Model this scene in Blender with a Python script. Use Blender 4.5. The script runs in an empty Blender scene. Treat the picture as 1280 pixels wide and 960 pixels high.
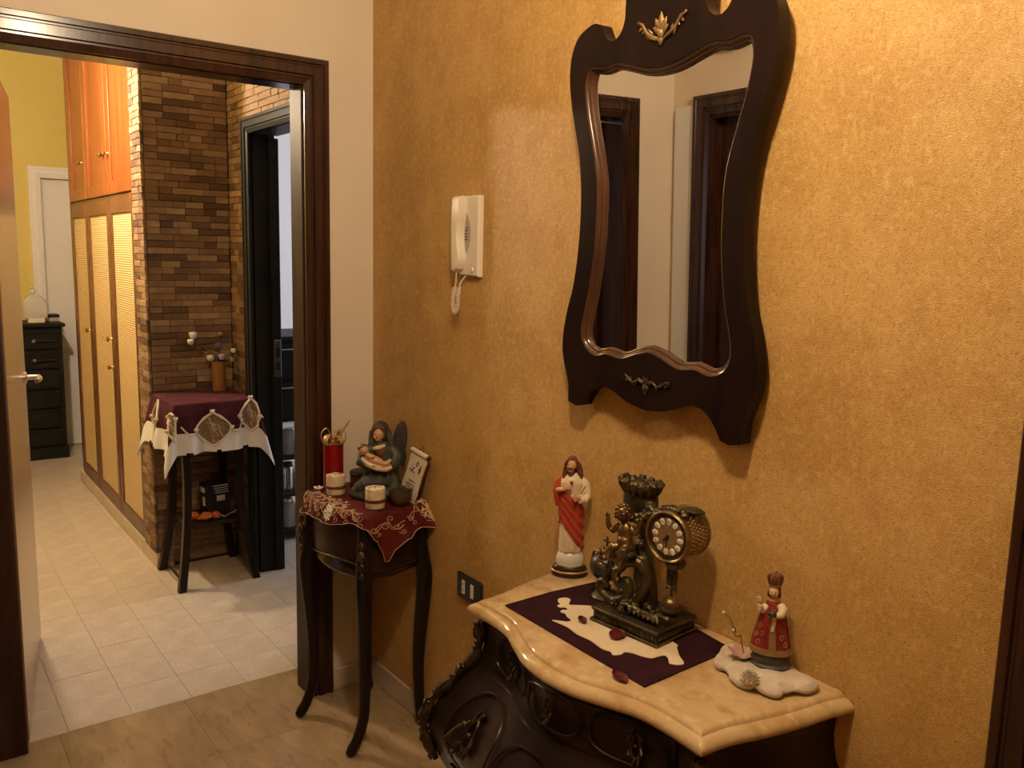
import bpy, bmesh, math, random
from math import sin, cos, pi, sqrt, radians, atan2, hypot
from mathutils import Vector, Matrix, noise

random.seed(7)
S = bpy.context.scene
COL = S.collection

# ------------------------------------------------------------------ camera
# world frame: x runs along the golden wall away from the room corner, room at y < 0, z up, metres
CAM = Vector((2.76, -1.42, 1.60))
F_PX, YAW, PITCH, ROLL = 1067.6, radians(36.5704), radians(8.4766), radians(-1.384)
fw = Vector((-cos(YAW) * cos(PITCH), sin(YAW) * cos(PITCH), -sin(PITCH)))
rt0 = Vector((sin(YAW), cos(YAW), 0.0))
dn0 = fw.cross(rt0)
rt = cos(ROLL) * rt0 + sin(ROLL) * dn0
dn = -sin(ROLL) * rt0 + cos(ROLL) * dn0
cd = bpy.data.cameras.new('camera')
cam = bpy.data.objects.new('camera', cd)
COL.objects.link(cam)
m = Matrix((rt, -dn, -fw)).transposed().to_4x4()
m.translation = CAM
cam.matrix_world = m
cd.sensor_width = 36.0
cd.sensor_fit = 'HORIZONTAL'
cd.lens = F_PX / 1280 * 36.0
cd.clip_start = 0.02
S.camera = cam

# ------------------------------------------------------------------ world, exposure, light strengths
w = bpy.data.worlds.new('world')
S.world = w
w.use_nodes = True
w.node_tree.nodes['Background'].inputs[0].default_value = (0.9, 0.8, 0.7, 1)
w.node_tree.nodes['Background'].inputs[1].default_value = 0.03
S.view_settings.view_transform = 'Standard'
S.view_settings.look = 'None'
S.view_settings.exposure = 0.75
S.view_settings.gamma = 1.0
S.view_settings.use_curve_mapping = False
S.cycles.use_denoising = True
S.cycles.max_bounces = 8
S.cycles.sample_clamp_indirect = 4.0
ENTRY_LAMP = dict(loc=(1.90, -0.80, 2.55), strength=168.0, color=(1.0, 0.76, 0.49), radius=0.075)
CORRIDOR_LAMP = dict(loc=(-1.97, -0.965, 2.425), strength=680.0, color=(1.0, 0.79, 0.55), radius=0.05)
DAY_W = 26.0

# the window light of the room beyond the black door (cool daylight)
ld = bpy.data.lights.new('window_daylight', 'AREA')
ld.shape = 'RECTANGLE'; ld.size = 1.5; ld.size_y = 1.5
ld.energy = DAY_W; ld.color = (0.86, 0.88, 1.0)
lo = bpy.data.objects.new('window_daylight', ld)
COL.objects.link(lo)
lo.location = (-1.35, 2.9, 1.75)
lo.rotation_euler = (radians(-97), 0, 0)

# ------------------------------------------------------------------ materials
def mk(name, c1, c2=None, scale=6.0, rough=0.5, metal=0.0, bump=0.0, bscale=60.0, stretch=(1, 1, 1), detail=4.0,
       lo_=0.35, hi_=0.65, coat=0.0, spec=0.5, rnd=0.0, trans=0.0, alpha=None, emit=0.0, sheen=0.0, ior=1.45, dist=0.0):
    M = bpy.data.materials.new(name)
    M.use_nodes = True
    nt = M.node_tree
    b = nt.nodes['Principled BSDF']
    b.inputs['Base Color'].default_value = (*c1, 1)
    b.inputs['Roughness'].default_value = rough
    b.inputs['Metallic'].default_value = metal
    b.inputs['Specular IOR Level'].default_value = spec
    b.inputs['Coat Weight'].default_value = coat
    b.inputs['Coat Roughness'].default_value = 0.12
    b.inputs['Transmission Weight'].default_value = trans
    b.inputs['IOR'].default_value = ior
    b.inputs['Sheen Weight'].default_value = sheen
    if emit:
        b.inputs['Emission Color'].default_value = (*c1, 1)
        b.inputs['Emission Strength'].default_value = emit
    tc = nt.nodes.new('ShaderNodeTexCoord')
    mp = nt.nodes.new('ShaderNodeMapping')
    nt.links.new(tc.outputs['Object'], mp.inputs[0])
    mp.inputs['Scale'].default_value = stretch
    out = None
    if c2 is not None:
        n = nt.nodes.new('ShaderNodeTexNoise')
        n.inputs['Scale'].default_value = scale
        n.inputs['Detail'].default_value = detail
        n.inputs['Distortion'].default_value = dist
        nt.links.new(mp.outputs[0], n.inputs['Vector'])
        r = nt.nodes.new('ShaderNodeValToRGB')
        r.color_ramp.elements[0].position = lo_; r.color_ramp.elements[0].color = (*c1, 1)
        r.color_ramp.elements[1].position = hi_; r.color_ramp.elements[1].color = (*c2, 1)
        nt.links.new(n.outputs['Fac'], r.inputs[0])
        out = r.outputs[0]
    if rnd and out is not None:
        oi = nt.nodes.new('ShaderNodeObjectInfo')
        hs = nt.nodes.new('ShaderNodeHueSaturation')
        mr = nt.nodes.new('ShaderNodeMapRange')
        mr.inputs['To Min'].default_value = 1 - rnd; mr.inputs['To Max'].default_value = 1 + rnd
        nt.links.new(oi.outputs['Random'], mr.inputs['Value'])
        nt.links.new(mr.outputs[0], hs.inputs['Value'])
        nt.links.new(out, hs.inputs['Color'])
        out = hs.outputs[0]
    if out is not None:
        nt.links.new(out, b.inputs['Base Color'])
    if bump:
        n2 = nt.nodes.new('ShaderNodeTexNoise')
        n2.inputs['Scale'].default_value = bscale
        n2.inputs['Detail'].default_value = 5.0
        nt.links.new(mp.outputs[0], n2.inputs['Vector'])
        bp = nt.nodes.new('ShaderNodeBump')
        bp.inputs['Strength'].default_value = bump
        bp.inputs['Distance'].default_value = 0.01
        nt.links.new(n2.outputs['Fac'], bp.inputs['Height'])
        nt.links.new(bp.outputs[0], b.inputs['Normal'])
    return M

def mix_layers(M, layers):
    """extra colour layers on top of the base: (scale, lo, hi, colour, factor, stretch) noise masks"""
    nt = M.node_tree
    b = nt.nodes['Principled BSDF']
    tc = next(n for n in nt.nodes if n.type == 'TEX_COORD')
    for (sc, lo_, hi_, colr, fac, st) in layers:
        src = b.inputs['Base Color'].links[0].from_socket
        mp = nt.nodes.new('ShaderNodeMapping'); mp.inputs['Scale'].default_value = st
        mp.inputs['Location'].default_value = (sc * .37, sc * .11, sc * .77)
        nt.links.new(tc.outputs['Object'], mp.inputs[0])
        n = nt.nodes.new('ShaderNodeTexNoise'); n.inputs['Scale'].default_value = sc; n.inputs['Detail'].default_value = 6
        nt.links.new(mp.outputs[0], n.inputs['Vector'])
        r = nt.nodes.new('ShaderNodeMapRange')
        r.inputs['From Min'].default_value = lo_; r.inputs['From Max'].default_value = hi_
        r.inputs['To Min'].default_value = 0; r.inputs['To Max'].default_value = fac
        nt.links.new(n.outputs['Fac'], r.inputs['Value'])
        mx = nt.nodes.new('ShaderNodeMix'); mx.data_type = 'RGBA'
        nt.links.new(r.outputs[0], mx.inputs['Factor'])
        nt.links.new(src, mx.inputs['A'])
        mx.inputs['B'].default_value = (*colr, 1)
        nt.links.new(mx.outputs['Result'], b.inputs['Base Color'])
    return M

MT = {}
MT['stucco'] = mix_layers(mk('golden_stucco', (0.46, 0.255, 0.064), (0.60, 0.36, 0.108), scale=2.4, rough=0.48, bump=0.30, bscale=380, detail=10, lo_=.3, hi_=.7, spec=.4),
    [(7, .45, .70, (0.68, 0.44, 0.17), .5, (1, 1, .8)), (18, .48, .72, (0.40, 0.20, 0.045), .45, (1, 1, .8)), (70, .50, .70, (0.74, 0.50, 0.21), .5, (1, 1, .8)),
     (150, .52, .68, (0.32, 0.15, 0.03), .5, (1, 1, .8)), (320, .50, .66, (0.80, 0.56, 0.26), .4, (1, 1, 1)), (190, .63, .69, (0.15, 0.065, 0.012), .6, (1, 1, 1))])
MT['plaster'] = mk('warm_white_plaster', (0.74, 0.66, 0.54), (0.78, 0.70, 0.58), scale=3, rough=.6, bump=.04, bscale=90)
MT['bluelit_plaster'] = mk('bluish_lit_plaster', (0.78, 0.82, 0.88), (0.80, 0.84, 0.90), scale=3, rough=.6)  # plaster with bluish light put into its colour
MT['yellow'] = mk('yellow_paint', (0.72, 0.58, 0.16), (0.76, 0.62, 0.19), scale=2, rough=.6)
MT['white_paint'] = mk('white_paint', (0.86, 0.84, 0.83), (0.89, 0.87, 0.86), scale=2, rough=.45)
MT['ceiling'] = mk('ceiling_paint', (0.80, 0.76, 0.70), (0.84, 0.80, 0.74), scale=2, rough=.8)
MT['mahogany'] = mk('dark_mahogany', (0.026, 0.010, 0.006), (0.054, 0.021, 0.012), scale=5, rough=.24, stretch=(6, 6, .6), spec=.5, coat=.18)
MT['jambwood'] = mk('matt_dark_mahogany', (0.030, 0.013, 0.008), (0.058, 0.026, 0.016), scale=5, rough=.50, stretch=(6, 6, .6), spec=.22)
MT['leafwood'] = mk('brown_lacquered_door', (0.20, 0.105, 0.050), (0.26, 0.14, 0.065), scale=3, rough=.22, stretch=(5, 5, .5), coat=.4)
MT['ebony'] = mk('near_black_wood', (0.008, 0.005, 0.005), (0.018, 0.010, 0.008), scale=7, rough=.34, stretch=(4, 4, .8), spec=.3)
MT['commode'] = mk('dark_red_brown_lacquer', (0.009, 0.004, 0.004), (0.020, 0.008, 0.007), scale=7, rough=.34, stretch=(1, 1, 3), spec=.35, coat=.08)
MT['mirrorwood'] = mk('dark_mirror_wood', (0.009, 0.0045, 0.0035), (0.018, 0.008, 0.006), scale=6, rough=.30, stretch=(3, 3, .8), spec=.22)
MT['bevelwood'] = mk('polished_bevel_wood', (0.05, 0.022, 0.012), (0.09, 0.04, 0.02), scale=6, rough=.22, coat=.5)
MT['cherry'] = mk('cherry_cabinet_wood', (0.19, 0.050, 0.012), (0.27, 0.078, 0.020), scale=4, rough=.30, stretch=(5, 5, .4), coat=.1)
MT['cabframe'] = mk('brown_cabinet_frame_wood', (0.105, 0.045, 0.018), (0.15, 0.066, 0.028), scale=4, rough=.36, stretch=(5, 5, .4), coat=.1)
MT['black_paint'] = mk('black_painted_wood', (0.012, 0.013, 0.012), (0.020, 0.018, 0.015), scale=8, rough=.48, spec=.12)
MT['terrazzo'] = mix_layers(mk('terrazzo_tile', (0.48, 0.41, 0.325), (0.57, 0.495, 0.40), scale=10, rough=.30, rnd=.05, detail=6, spec=.4),
    [(150, .56, .70, (0.36, 0.28, 0.20), .55, (1, 1, 1)), (80, .60, .68, (0.78, 0.74, 0.66), .5, (1, 1, 1)), (3, .45, .75, (0.44, 0.36, 0.27), .35, (1, 1, 1))])
MT['marble_floor'] = mix_layers(mk('beige_marble_tile', (0.30, 0.212, 0.118), (0.40, 0.29, 0.17), scale=4, rough=.22, rnd=.05, detail=8, dist=1.2, stretch=(1, 2.4, 1)),
    [(9, .56, .68, (0.20, 0.115, 0.05), .45, (1, 3.2, 1))])
MT['grout'] = mk('grout', (0.26, 0.20, 0.14), (0.30, 0.24, 0.17), scale=30, rough=.8)
MT['baseboard'] = mk('beige_stone_skirting', (0.52, 0.43, 0.32), (0.60, 0.50, 0.38), scale=9, rough=.35, detail=6)
MT['marble_top'] = mix_layers(mk('cream_marble', (0.52, 0.37, 0.185), (0.62, 0.46, 0.25), scale=5, rough=.13, detail=8, dist=.8, coat=.4),
    [(7, .44, .66, (0.44, 0.25, 0.09), .65, (1, 1, 1)), (16, .50, .68, (0.34, 0.18, 0.065), .55, (1, 1.6, 1)), (45, .56, .70, (0.74, 0.60, 0.38), .4, (1, 1, 1))])
MT['bronze'] = mk('dark_bronze', (0.050, 0.042, 0.022), (0.13, 0.10, 0.05), scale=24, rough=.36, metal=.75, bump=.25, bscale=120)
MT['oldgold'] = mk('rubbed_gold_bronze', (0.13, 0.085, 0.036), (0.30, 0.205, 0.09), scale=30, rough=.32, metal=.85, bump=.15, bscale=150)
MT['mount'] = mk('tarnished_brass_mount', (0.045, 0.032, 0.018), (0.115, 0.080, 0.043), scale=40, rough=.38, metal=.8, bump=.3, bscale=200)
MT['giltmount'] = mk('gilt_mount', (0.26, 0.16, 0.07), (0.40, 0.27, 0.12), scale=40, rough=.42, metal=.7, bump=.3, bscale=200)
MT['chrome'] = mk('brushed_steel', (0.62, 0.58, 0.54), (0.70, 0.66, 0.62), scale=20, rough=.22, metal=1)
MT['brass'] = mk('brass', (0.45, 0.30, 0.12), (0.55, 0.38, 0.16), scale=20, rough=.3, metal=1)
MT['mirror'] = mk('mirror_silver', (0.80, 0.80, 0.80), rough=.0, metal=1)
MT['glass'] = mk('clear_glass', (0.95, 0.97, 0.97), rough=.02, trans=1, ior=1.45)
MT['ivory'] = mk('ivory_plastic', (0.80, 0.72, 0.60), (0.83, 0.75, 0.63), scale=4, rough=.38)
MT['ivory_shade'] = mk('shaded_ivory_plastic', (0.42, 0.37, 0.30), (0.46, 0.40, 0.33), scale=4, rough=.5)  # darker copy of the ivory, shade of the cradle recess painted in
MT['black_plastic'] = mk('black_plastic', (0.015, 0.014, 0.013), (0.02, 0.018, 0.017), scale=9, rough=.35)
MT['burgundy'] = mk('burgundy_cloth', (0.052, 0.010, 0.018), (0.074, 0.015, 0.025), scale=14, rough=.85, spec=.2, bump=.12, bscale=500)
MT['plum'] = mk('plum_velvet', (0.024, 0.007, 0.010), (0.036, 0.010, 0.014), scale=14, rough=.95, spec=.1, bump=.1, bscale=500)
MT['winered'] = mk('wine_red_satin', (0.070, 0.007, 0.009), (0.125, 0.013, 0.013), scale=9, rough=.55, spec=.25, bump=.06, bscale=400)
MT['white_cloth'] = mk('white_cotton', (0.70, 0.68, 0.66), (0.78, 0.76, 0.74), scale=14, rough=.85, bump=.1, bscale=500)
MT['lace'] = mk('brown_lace', (0.16, 0.09, 0.05), (0.30, 0.19, 0.12), scale=70, rough=.8, bump=.3, bscale=300)
MT['cord_white'] = mk('cream_cord', (0.62, 0.54, 0.42), (0.72, 0.64, 0.52), scale=50, rough=.8)
MT['embroidery'] = mk('cream_embroidery', (0.62, 0.43, 0.24), (0.72, 0.52, 0.30), scale=50, rough=.6)
MT['skin'] = mk('painted_skin', (0.56, 0.31, 0.17), (0.63, 0.37, 0.21), scale=20, rough=.45)
MT['skin_pale'] = mk('pale_painted_skin', (0.62, 0.44, 0.30), (0.68, 0.50, 0.36), scale=20, rough=.4)
MT['hair'] = mk('painted_brown_hair', (0.10, 0.030, 0.014), (0.17, 0.055, 0.025), scale=60, rough=.5, stretch=(3, 3, .5))
MT['creamrobe'] = mk('cream_painted_robe', (0.66, 0.54, 0.36), (0.74, 0.62, 0.44), scale=16, rough=.45)
MT['redrobe'] = mk('red_painted_drape', (0.36, 0.045, 0.022), (0.46, 0.065, 0.030), scale=16, rough=.42)
MT['darkred'] = mk('deep_red_painted_robe', (0.20, 0.018, 0.016), (0.30, 0.035, 0.024), scale=20, rough=.42)
MT['maroon'] = mk('maroon_painted_crown', (0.13, 0.035, 0.024), (0.20, 0.06, 0.035), scale=60, rough=.45)
MT['greenrobe'] = mk('grey_green_robe', (0.028, 0.032, 0.027), (0.075, 0.080, 0.062), scale=30, rough=.5)
MT['wing'] = mk('dark_feathers', (0.030, 0.026, 0.028), (0.075, 0.060, 0.058), scale=40, rough=.5, stretch=(2, 2, .6))
MT['cork'] = mk('birch_bark', (0.62, 0.48, 0.30), (0.74, 0.62, 0.42), scale=22, rough=.85, bump=.5, bscale=60)
MT['ribbon'] = mk('brown_ribbon', (0.10, 0.028, 0.012), (0.14, 0.045, 0.02), scale=30, rough=.5)
MT['gold_ribbon'] = mk('gold_ribbon', (0.50, 0.30, 0.12), (0.66, 0.44, 0.20), scale=30, rough=.35, metal=.3)
MT['redglass'] = mk('red_glass', (0.36, 0.008, 0.012), rough=.08, trans=.35, ior=1.3, coat=.5)
MT['brownbowl'] = mk('brown_bronze_bowl', (0.10, 0.075, 0.04), (0.16, 0.12, 0.065), scale=16, rough=.3, metal=.5)
MT['potpourri'] = mk('dark_potpourri', (0.020, 0.018, 0.010), (0.06, 0.05, 0.025), scale=60, rough=.9, bump=.5, bscale=200)
MT['parchment'] = mk('cream_parchment', (0.72, 0.62, 0.44), (0.78, 0.69, 0.52), scale=14, rough=.5)
MT['ink'] = mk('brown_ink', (0.05, 0.03, 0.02), rough=.7)
MT['darkwood'] = mk('dark_brown_wood', (0.022, 0.009, 0.006), (0.042, 0.018, 0.010), scale=8, rough=.35, stretch=(1, 1, .3), spec=.35)
MT['vase'] = mk('brown_bamboo_vase', (0.22, 0.10, 0.035), (0.30, 0.14, 0.05), scale=8, rough=.5, stretch=(6, 6, .4))
MT['petal_white'] = mk('white_petal', (0.74, 0.72, 0.66), (0.80, 0.78, 0.74), scale=20, rough=.6)
MT['petal_violet'] = mk('violet_petal', (0.16, 0.09, 0.34), (0.24, 0.15, 0.44), scale=20, rough=.6)
MT['petal_lilac'] = mk('lilac_petal', (0.48, 0.40, 0.56), (0.60, 0.52, 0.66), scale=20, rough=.6)
MT['leafgreen'] = mk('dark_leaf', (0.022, 0.040, 0.014), (0.040, 0.065, 0.022), scale=20, rough=.55)
MT['orange'] = mk('orange_wrapper', (0.50, 0.12, 0.03), (0.62, 0.20, 0.06), scale=30, rough=.35)
MT['boxblack'] = mk('black_gloss_card', (0.014, 0.012, 0.012), (0.02, 0.016, 0.016), scale=9, rough=.25)
MT['silverprint'] = mk('silver_print', (0.40, 0.38, 0.36), (0.46, 0.44, 0.42), scale=30, rough=.4)
MT['cotton_wool'] = mk('cotton_wool', (0.50, 0.42, 0.31), (0.60, 0.51, 0.39), scale=20, rough=.95, bump=.35, bscale=110, sheen=.5)
MT['pinkpetal'] = mk('dried_pink_petal', (0.42, 0.24, 0.20), (0.52, 0.33, 0.27), scale=30, rough=.8)
MT['greybase'] = mk('grey_black_painted_base', (0.035, 0.032, 0.026), (0.075, 0.068, 0.055), scale=30, rough=.5, stretch=(1, 1, 3))
MT['crystal'] = mk('crystal', (0.93, 0.93, 0.93), rough=.18, trans=.5, ior=1.5, coat=.5)
MT['dial'] = mk('antique_gold_dial', (0.30, 0.20, 0.09), (0.40, 0.28, 0.13), scale=60, rough=.4, metal=.5)
MT['enamel'] = mk('cream_enamel', (0.80, 0.74, 0.60), (0.82, 0.77, 0.64), scale=20, rough=.3)
MT['globe'] = mk('dark_globe', (0.045, 0.040, 0.030), (0.10, 0.085, 0.055), scale=14, rough=.35, metal=.3)
MT['paleblue'] = mk('pale_cloud_glaze', (0.66, 0.62, 0.52), (0.56, 0.58, 0.54), scale=10, rough=.3)
MT['gold_trim'] = mk('gold_paint', (0.46, 0.28, 0.09), (0.60, 0.40, 0.16), scale=60, rough=.4, metal=.6)
MT['grille'] = mk('grey_panel', (0.40, 0.40, 0.42), (0.5, 0.5, 0.52), scale=10, rough=.5)

def rattan():
    M = bpy.data.materials.new('woven_rattan'); M.use_nodes = True
    nt = M.node_tree; b = nt.nodes['Principled BSDF']
    tc = nt.nodes.new('ShaderNodeTexCoord')
    wv = nt.nodes.new('ShaderNodeTexWave'); wv.bands_direction = 'Z'; wv.inputs['Scale'].default_value = 26; wv.inputs['Distortion'].default_value = .6
    wv.inputs['Detail'].default_value = 1
    nt.links.new(tc.outputs['Object'], wv.inputs['Vector'])
    wx = nt.nodes.new('ShaderNodeTexWave'); wx.bands_direction = 'X'; wx.inputs['Scale'].default_value = 22
    nt.links.new(tc.outputs['Object'], wx.inputs['Vector'])
    mx = nt.nodes.new('ShaderNodeMath'); mx.operation = 'MULTIPLY_ADD'
    mx.inputs[1].default_value = .3
    nt.links.new(wx.outputs['Fac'], mx.inputs[0]); nt.links.new(wv.outputs['Fac'], mx.inputs[2])
    r = nt.nodes.new('ShaderNodeValToRGB')
    r.color_ramp.elements[0].color = (.38, .26, .11, 1); r.color_ramp.elements[0].position = .05
    r.color_ramp.elements[1].color = (.72, .56, .30, 1); r.color_ramp.elements[1].position = .7
    nt.links.new(mx.outputs[0], r.inputs[0]); nt.links.new(r.outputs[0], b.inputs['Base Color'])
    bp = nt.nodes.new('ShaderNodeBump'); bp.inputs['Strength'].default_value = .5; bp.inputs['Distance'].default_value = .004
    nt.links.new(mx.outputs[0], bp.inputs['Height']); nt.links.new(bp.outputs[0], b.inputs['Normal'])
    b.inputs['Roughness'].default_value = .5
    return M
MT['rattan'] = rattan()

def brick_mat():
    M = bpy.data.materials.new('split_stone'); M.use_nodes = True
    nt = M.node_tree; b = nt.nodes['Principled BSDF']
    oi = nt.nodes.new('ShaderNodeObjectInfo')
    r = nt.nodes.new('ShaderNodeValToRGB')
    el = r.color_ramp.elements
    el[0].position = 0; el[0].color = (.075, .038, .020, 1)
    el[1].position = 1; el[1].color = (.33, .22, .13, 1)
    for p, c in ((.12, (.11, .060, .034)), (.3, (.165, .095, .052)), (.55, (.225, .138, .078)), (.8, (.27, .172, .098))):
        e = el.new(p); e.color = (*c, 1)
    nt.links.new(oi.outputs['Random'], r.inputs[0])
    tc = nt.nodes.new('ShaderNodeTexCoord')
    n = nt.nodes.new('ShaderNodeTexNoise'); n.inputs['Scale'].default_value = 45; n.inputs['Detail'].default_value = 5
    nt.links.new(tc.outputs['Object'], n.inputs['Vector'])
    hs = nt.nodes.new('ShaderNodeHueSaturation')
    mr = nt.nodes.new('ShaderNodeMapRange'); mr.inputs['To Min'].default_value = .55; mr.inputs['To Max'].default_value = 1.45
    nt.links.new(n.outputs['Fac'], mr.inputs['Value']); nt.links.new(mr.outputs[0], hs.inputs['Value'])
    nt.links.new(r.outputs[0], hs.inputs['Color']); nt.links.new(hs.outputs[0], b.inputs['Base Color'])
    bp = nt.nodes.new('ShaderNodeBump'); bp.inputs['Strength'].default_value = .6; bp.inputs['Distance'].default_value = .008
    nt.links.new(n.outputs['Fac'], bp.inputs['Height']); nt.links.new(bp.outputs[0], b.inputs['Normal'])
    b.inputs['Roughness'].default_value = .75
    return M
MT['brick'] = brick_mat()

def lampmat(name, color, strength):
    M = bpy.data.materials.new(name); M.use_nodes = True
    nt = M.node_tree; nt.nodes.clear()
    e = nt.nodes.new('ShaderNodeEmission'); o = nt.nodes.new('ShaderNodeOutputMaterial')
    e.inputs[0].default_value = (*color, 1); e.inputs[1].default_value = strength
    nt.links.new(e.outputs[0], o.inputs[0])
    return M
# ------------------------------------------------------------------ mesh helpers
class MB:
    """collects shapes, builds ONE mesh object"""
    def __init__(self):
        self.v = []; self.f = []; self.mi = []; self.cur = 0
    def add(self, vs, fs):
        o = len(self.v)
        self.v += [tuple(p) for p in vs]
        for f in fs:
            self.f.append(tuple(i + o for i in f)); self.mi.append(self.cur)
        return self
    def box(self, a, b, ch=0.0):
        x0, y0, z0 = a; x1, y1, z1 = b
        if x0 > x1: x0, x1 = x1, x0
        if y0 > y1: y0, y1 = y1, y0
        if z0 > z1: z0, z1 = z1, z0
        if ch <= 0:
            vs = [(x, y, z) for z in (z0, z1) for y in (y0, y1) for x in (x0, x1)]
            fs = [(0, 2, 3, 1), (4, 5, 7, 6), (0, 1, 5, 4), (2, 6, 7, 3), (0, 4, 6, 2), (1, 3, 7, 5)]
            return self.add(vs, fs)
        c = min(ch, (x1 - x0) * .45, (y1 - y0) * .45, (z1 - z0) * .45)
        bm = bmesh.new()
        bmesh.ops.create_cube(bm, size=1)
        for v in bm.verts:
            v.co = Vector(((x0 + x1) / 2 + v.co.x * (x1 - x0), (y0 + y1) / 2 + v.co.y * (y1 - y0), (z0 + z1) / 2 + v.co.z * (z1 - z0)))
        bmesh.ops.bevel(bm, geom=bm.edges[:], offset=c, segments=1, affect='EDGES')
        bm.verts.index_update()
        self.add([v.co[:] for v in bm.verts], [[v.index for v in f.verts] for f in bm.faces])
        bm.free(); return self
    def loft(self, rings, closed=True, cap=True, loop=False):
        """rings: list of equal-length point lists"""
        n = len(rings[0]); o = []
        vs = [p for r in rings for p in r]
        fs = []
        R = len(rings)
        for i in range(R if loop else R - 1):
            a = i * n; b = ((i + 1) % R) * n
            for j in range(n if closed else n - 1):
                k = (j + 1) % n
                fs.append((a + j, a + k, b + k, b + j))
        if cap and closed and not loop:
            fs.append(tuple(range(n - 1, -1, -1))); fs.append(tuple(range((R - 1) * n, R * n)))
        return self.add(vs, fs)
    def lathe(self, prof, c=(0, 0, 0), seg=24, axis='z', cap=True, sx=1, sy=1):
        """prof: list of (r, h)"""
        rings = []
        for r, h in prof:
            ring = []
            for i in range(seg):
                t = 2 * pi * i / seg
                p = (r * cos(t) * sx, r * sin(t) * sy, h)
                if axis == 'x': p = (p[2], p[0], p[1])
                if axis == 'y': p = (p[0], -p[2], p[1])
                ring.append((p[0] + c[0], p[1] + c[1], p[2] + c[2]))
            rings.append(ring)
        return self.loft(rings, cap=cap)
    def tube(self, pts, r, seg=8, cap=True, loop=False, flat=None):
        """pts: polyline; r: radius or list; flat=(a,b) elliptic scale"""
        P = [Vector(p) for p in pts]; n = len(P)
        if not isinstance(r, (list, tuple)): r = [r] * n
        rings = []
        T0 = None
        for i in range(n):
            if loop: t = (P[(i + 1) % n] - P[i - 1])
            else: t = (P[min(i + 1, n - 1)] - P[max(i - 1, 0)])
            if t.length < 1e-9: t = Vector((0, 0, 1))
            t.normalize()
            if T0 is None:
                u = t.orthogonal().normalized()
                if flat is not None and len(flat) == 3: u = (Vector(flat[2]) - Vector(flat[2]).dot(t) * t).normalized()
            else:
                u = u - u.dot(t) * t
                if u.length < 1e-6: u = t.orthogonal()
                u.normalize()
            T0 = t
            w_ = t.cross(u)
            fa, fb = (flat[0], flat[1]) if flat is not None else (1, 1)
            rings.append([P[i] + (u * cos(2 * pi * k / seg) * fa + w_ * sin(2 * pi * k / seg) * fb) * max(r[i], 1e-5) for k in range(seg)])
        return self.loft(rings, cap=cap, loop=loop)
    def ell(self, c, r, seg=14, rings=9, rot=None):
        """ellipsoid"""
        if not isinstance(r, (list, tuple)): r = (r, r, r)
        R = Matrix.Rotation(0, 3, 'X') if rot is None else rot
        c = Vector(c); rr = []
        for i in range(rings + 1):
            a = -pi / 2 + pi * i / rings
            q = max(cos(a), .02)
            rr.append([c + R @ Vector((r[0] * q * cos(2 * pi * k / seg), r[1] * q * sin(2 * pi * k / seg), r[2] * sin(a))) for k in range(seg)])
        return self.loft(rr)
    def prism(self, outline, d, origin=(0, 0, 0), u=(1, 0, 0), v=(0, 0, 1), w_=(0, -1, 0)):
        """2D outline (ccw in u,v) extruded d along w_"""
        O, U, V, W = Vector(origin), Vector(u), Vector(v), Vector(w_)
        a = [O + U * p[0] + V * p[1] for p in outline]
        b = [p + W * d for p in a]
        return self.loft([a, b])
    def grid(self, fn, nu, nv, cu=False):
        vs = [fn(i / nu, j / nv) for j in range(nv + 1) for i in range(nu + 1)]
        fs = [(j * (nu + 1) + i, j * (nu + 1) + i + 1, (j + 1) * (nu + 1) + i + 1, (j + 1) * (nu + 1) + i) for j in range(nv) for i in range(nu)]
        return self.add(vs, fs)
    def mesh(self, name, mats, smooth=True, angle=38, thick=0.0):
        me = bpy.data.meshes.new(name)
        me.from_pydata([tuple(p) for p in self.v], [], self.f)
        if not isinstance(mats, (list, tuple)): mats = [mats]
        for k in mats: me.materials.append(MT[k] if isinstance(k, str) else k)
        if len(mats) > 1:
            me.polygons.foreach_set('material_index', self.mi)
        bm = bmesh.new(); bm.from_mesh(me)
        bmesh.ops.recalc_face_normals(bm, faces=bm.faces[:])
        if thick:
            bmesh.ops.solidify(bm, geom=bm.faces[:], thickness=thick)
        bm.to_mesh(me); bm.free()
        if smooth:
            me.polygons.foreach_set('use_smooth', [True] * len(me.polygons))
            me.set_sharp_from_angle(angle=radians(angle))
        me.update()
        return me
    def build(self, name, mats, parent=None, loc=(0, 0, 0), rot=None, smooth=True, angle=38, thick=0.0):
        o = bpy.data.objects.new(name, self.mesh(name, mats, smooth, angle, thick))
        COL.objects.link(o)
        o.location = loc
        if rot is not None: o.rotation_euler = rot
        if parent is not None: o.parent = parent
        return o

def remesh(mb, name, mats, parent=None, voxel=.002, it=4, dec=None, loc=(0, 0, 0), rot=None):
    """one continuous sculpted surface from overlapping shapes"""
    o = mb.build(name, mats, None)
    a = o.modifiers.new('r', 'REMESH'); a.mode = 'VOXEL'; a.voxel_size = voxel; a.use_smooth_shade = True
    s = o.modifiers.new('s', 'SMOOTH'); s.iterations = it; s.factor = .5
    if dec:
        d = o.modifiers.new('d', 'DECIMATE'); d.ratio = dec
    dg = bpy.context.evaluated_depsgraph_get()
    me = bpy.data.meshes.new_from_object(o.evaluated_get(dg))
    old = o.data
    o.modifiers.clear(); o.data = me; bpy.data.meshes.remove(old); me.name = name
    me.polygons.foreach_set('use_smooth', [True] * len(me.polygons))
    o.location = loc
    if rot is not None: o.rotation_euler = rot
    if parent is not None: o.parent = parent
    return o

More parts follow.
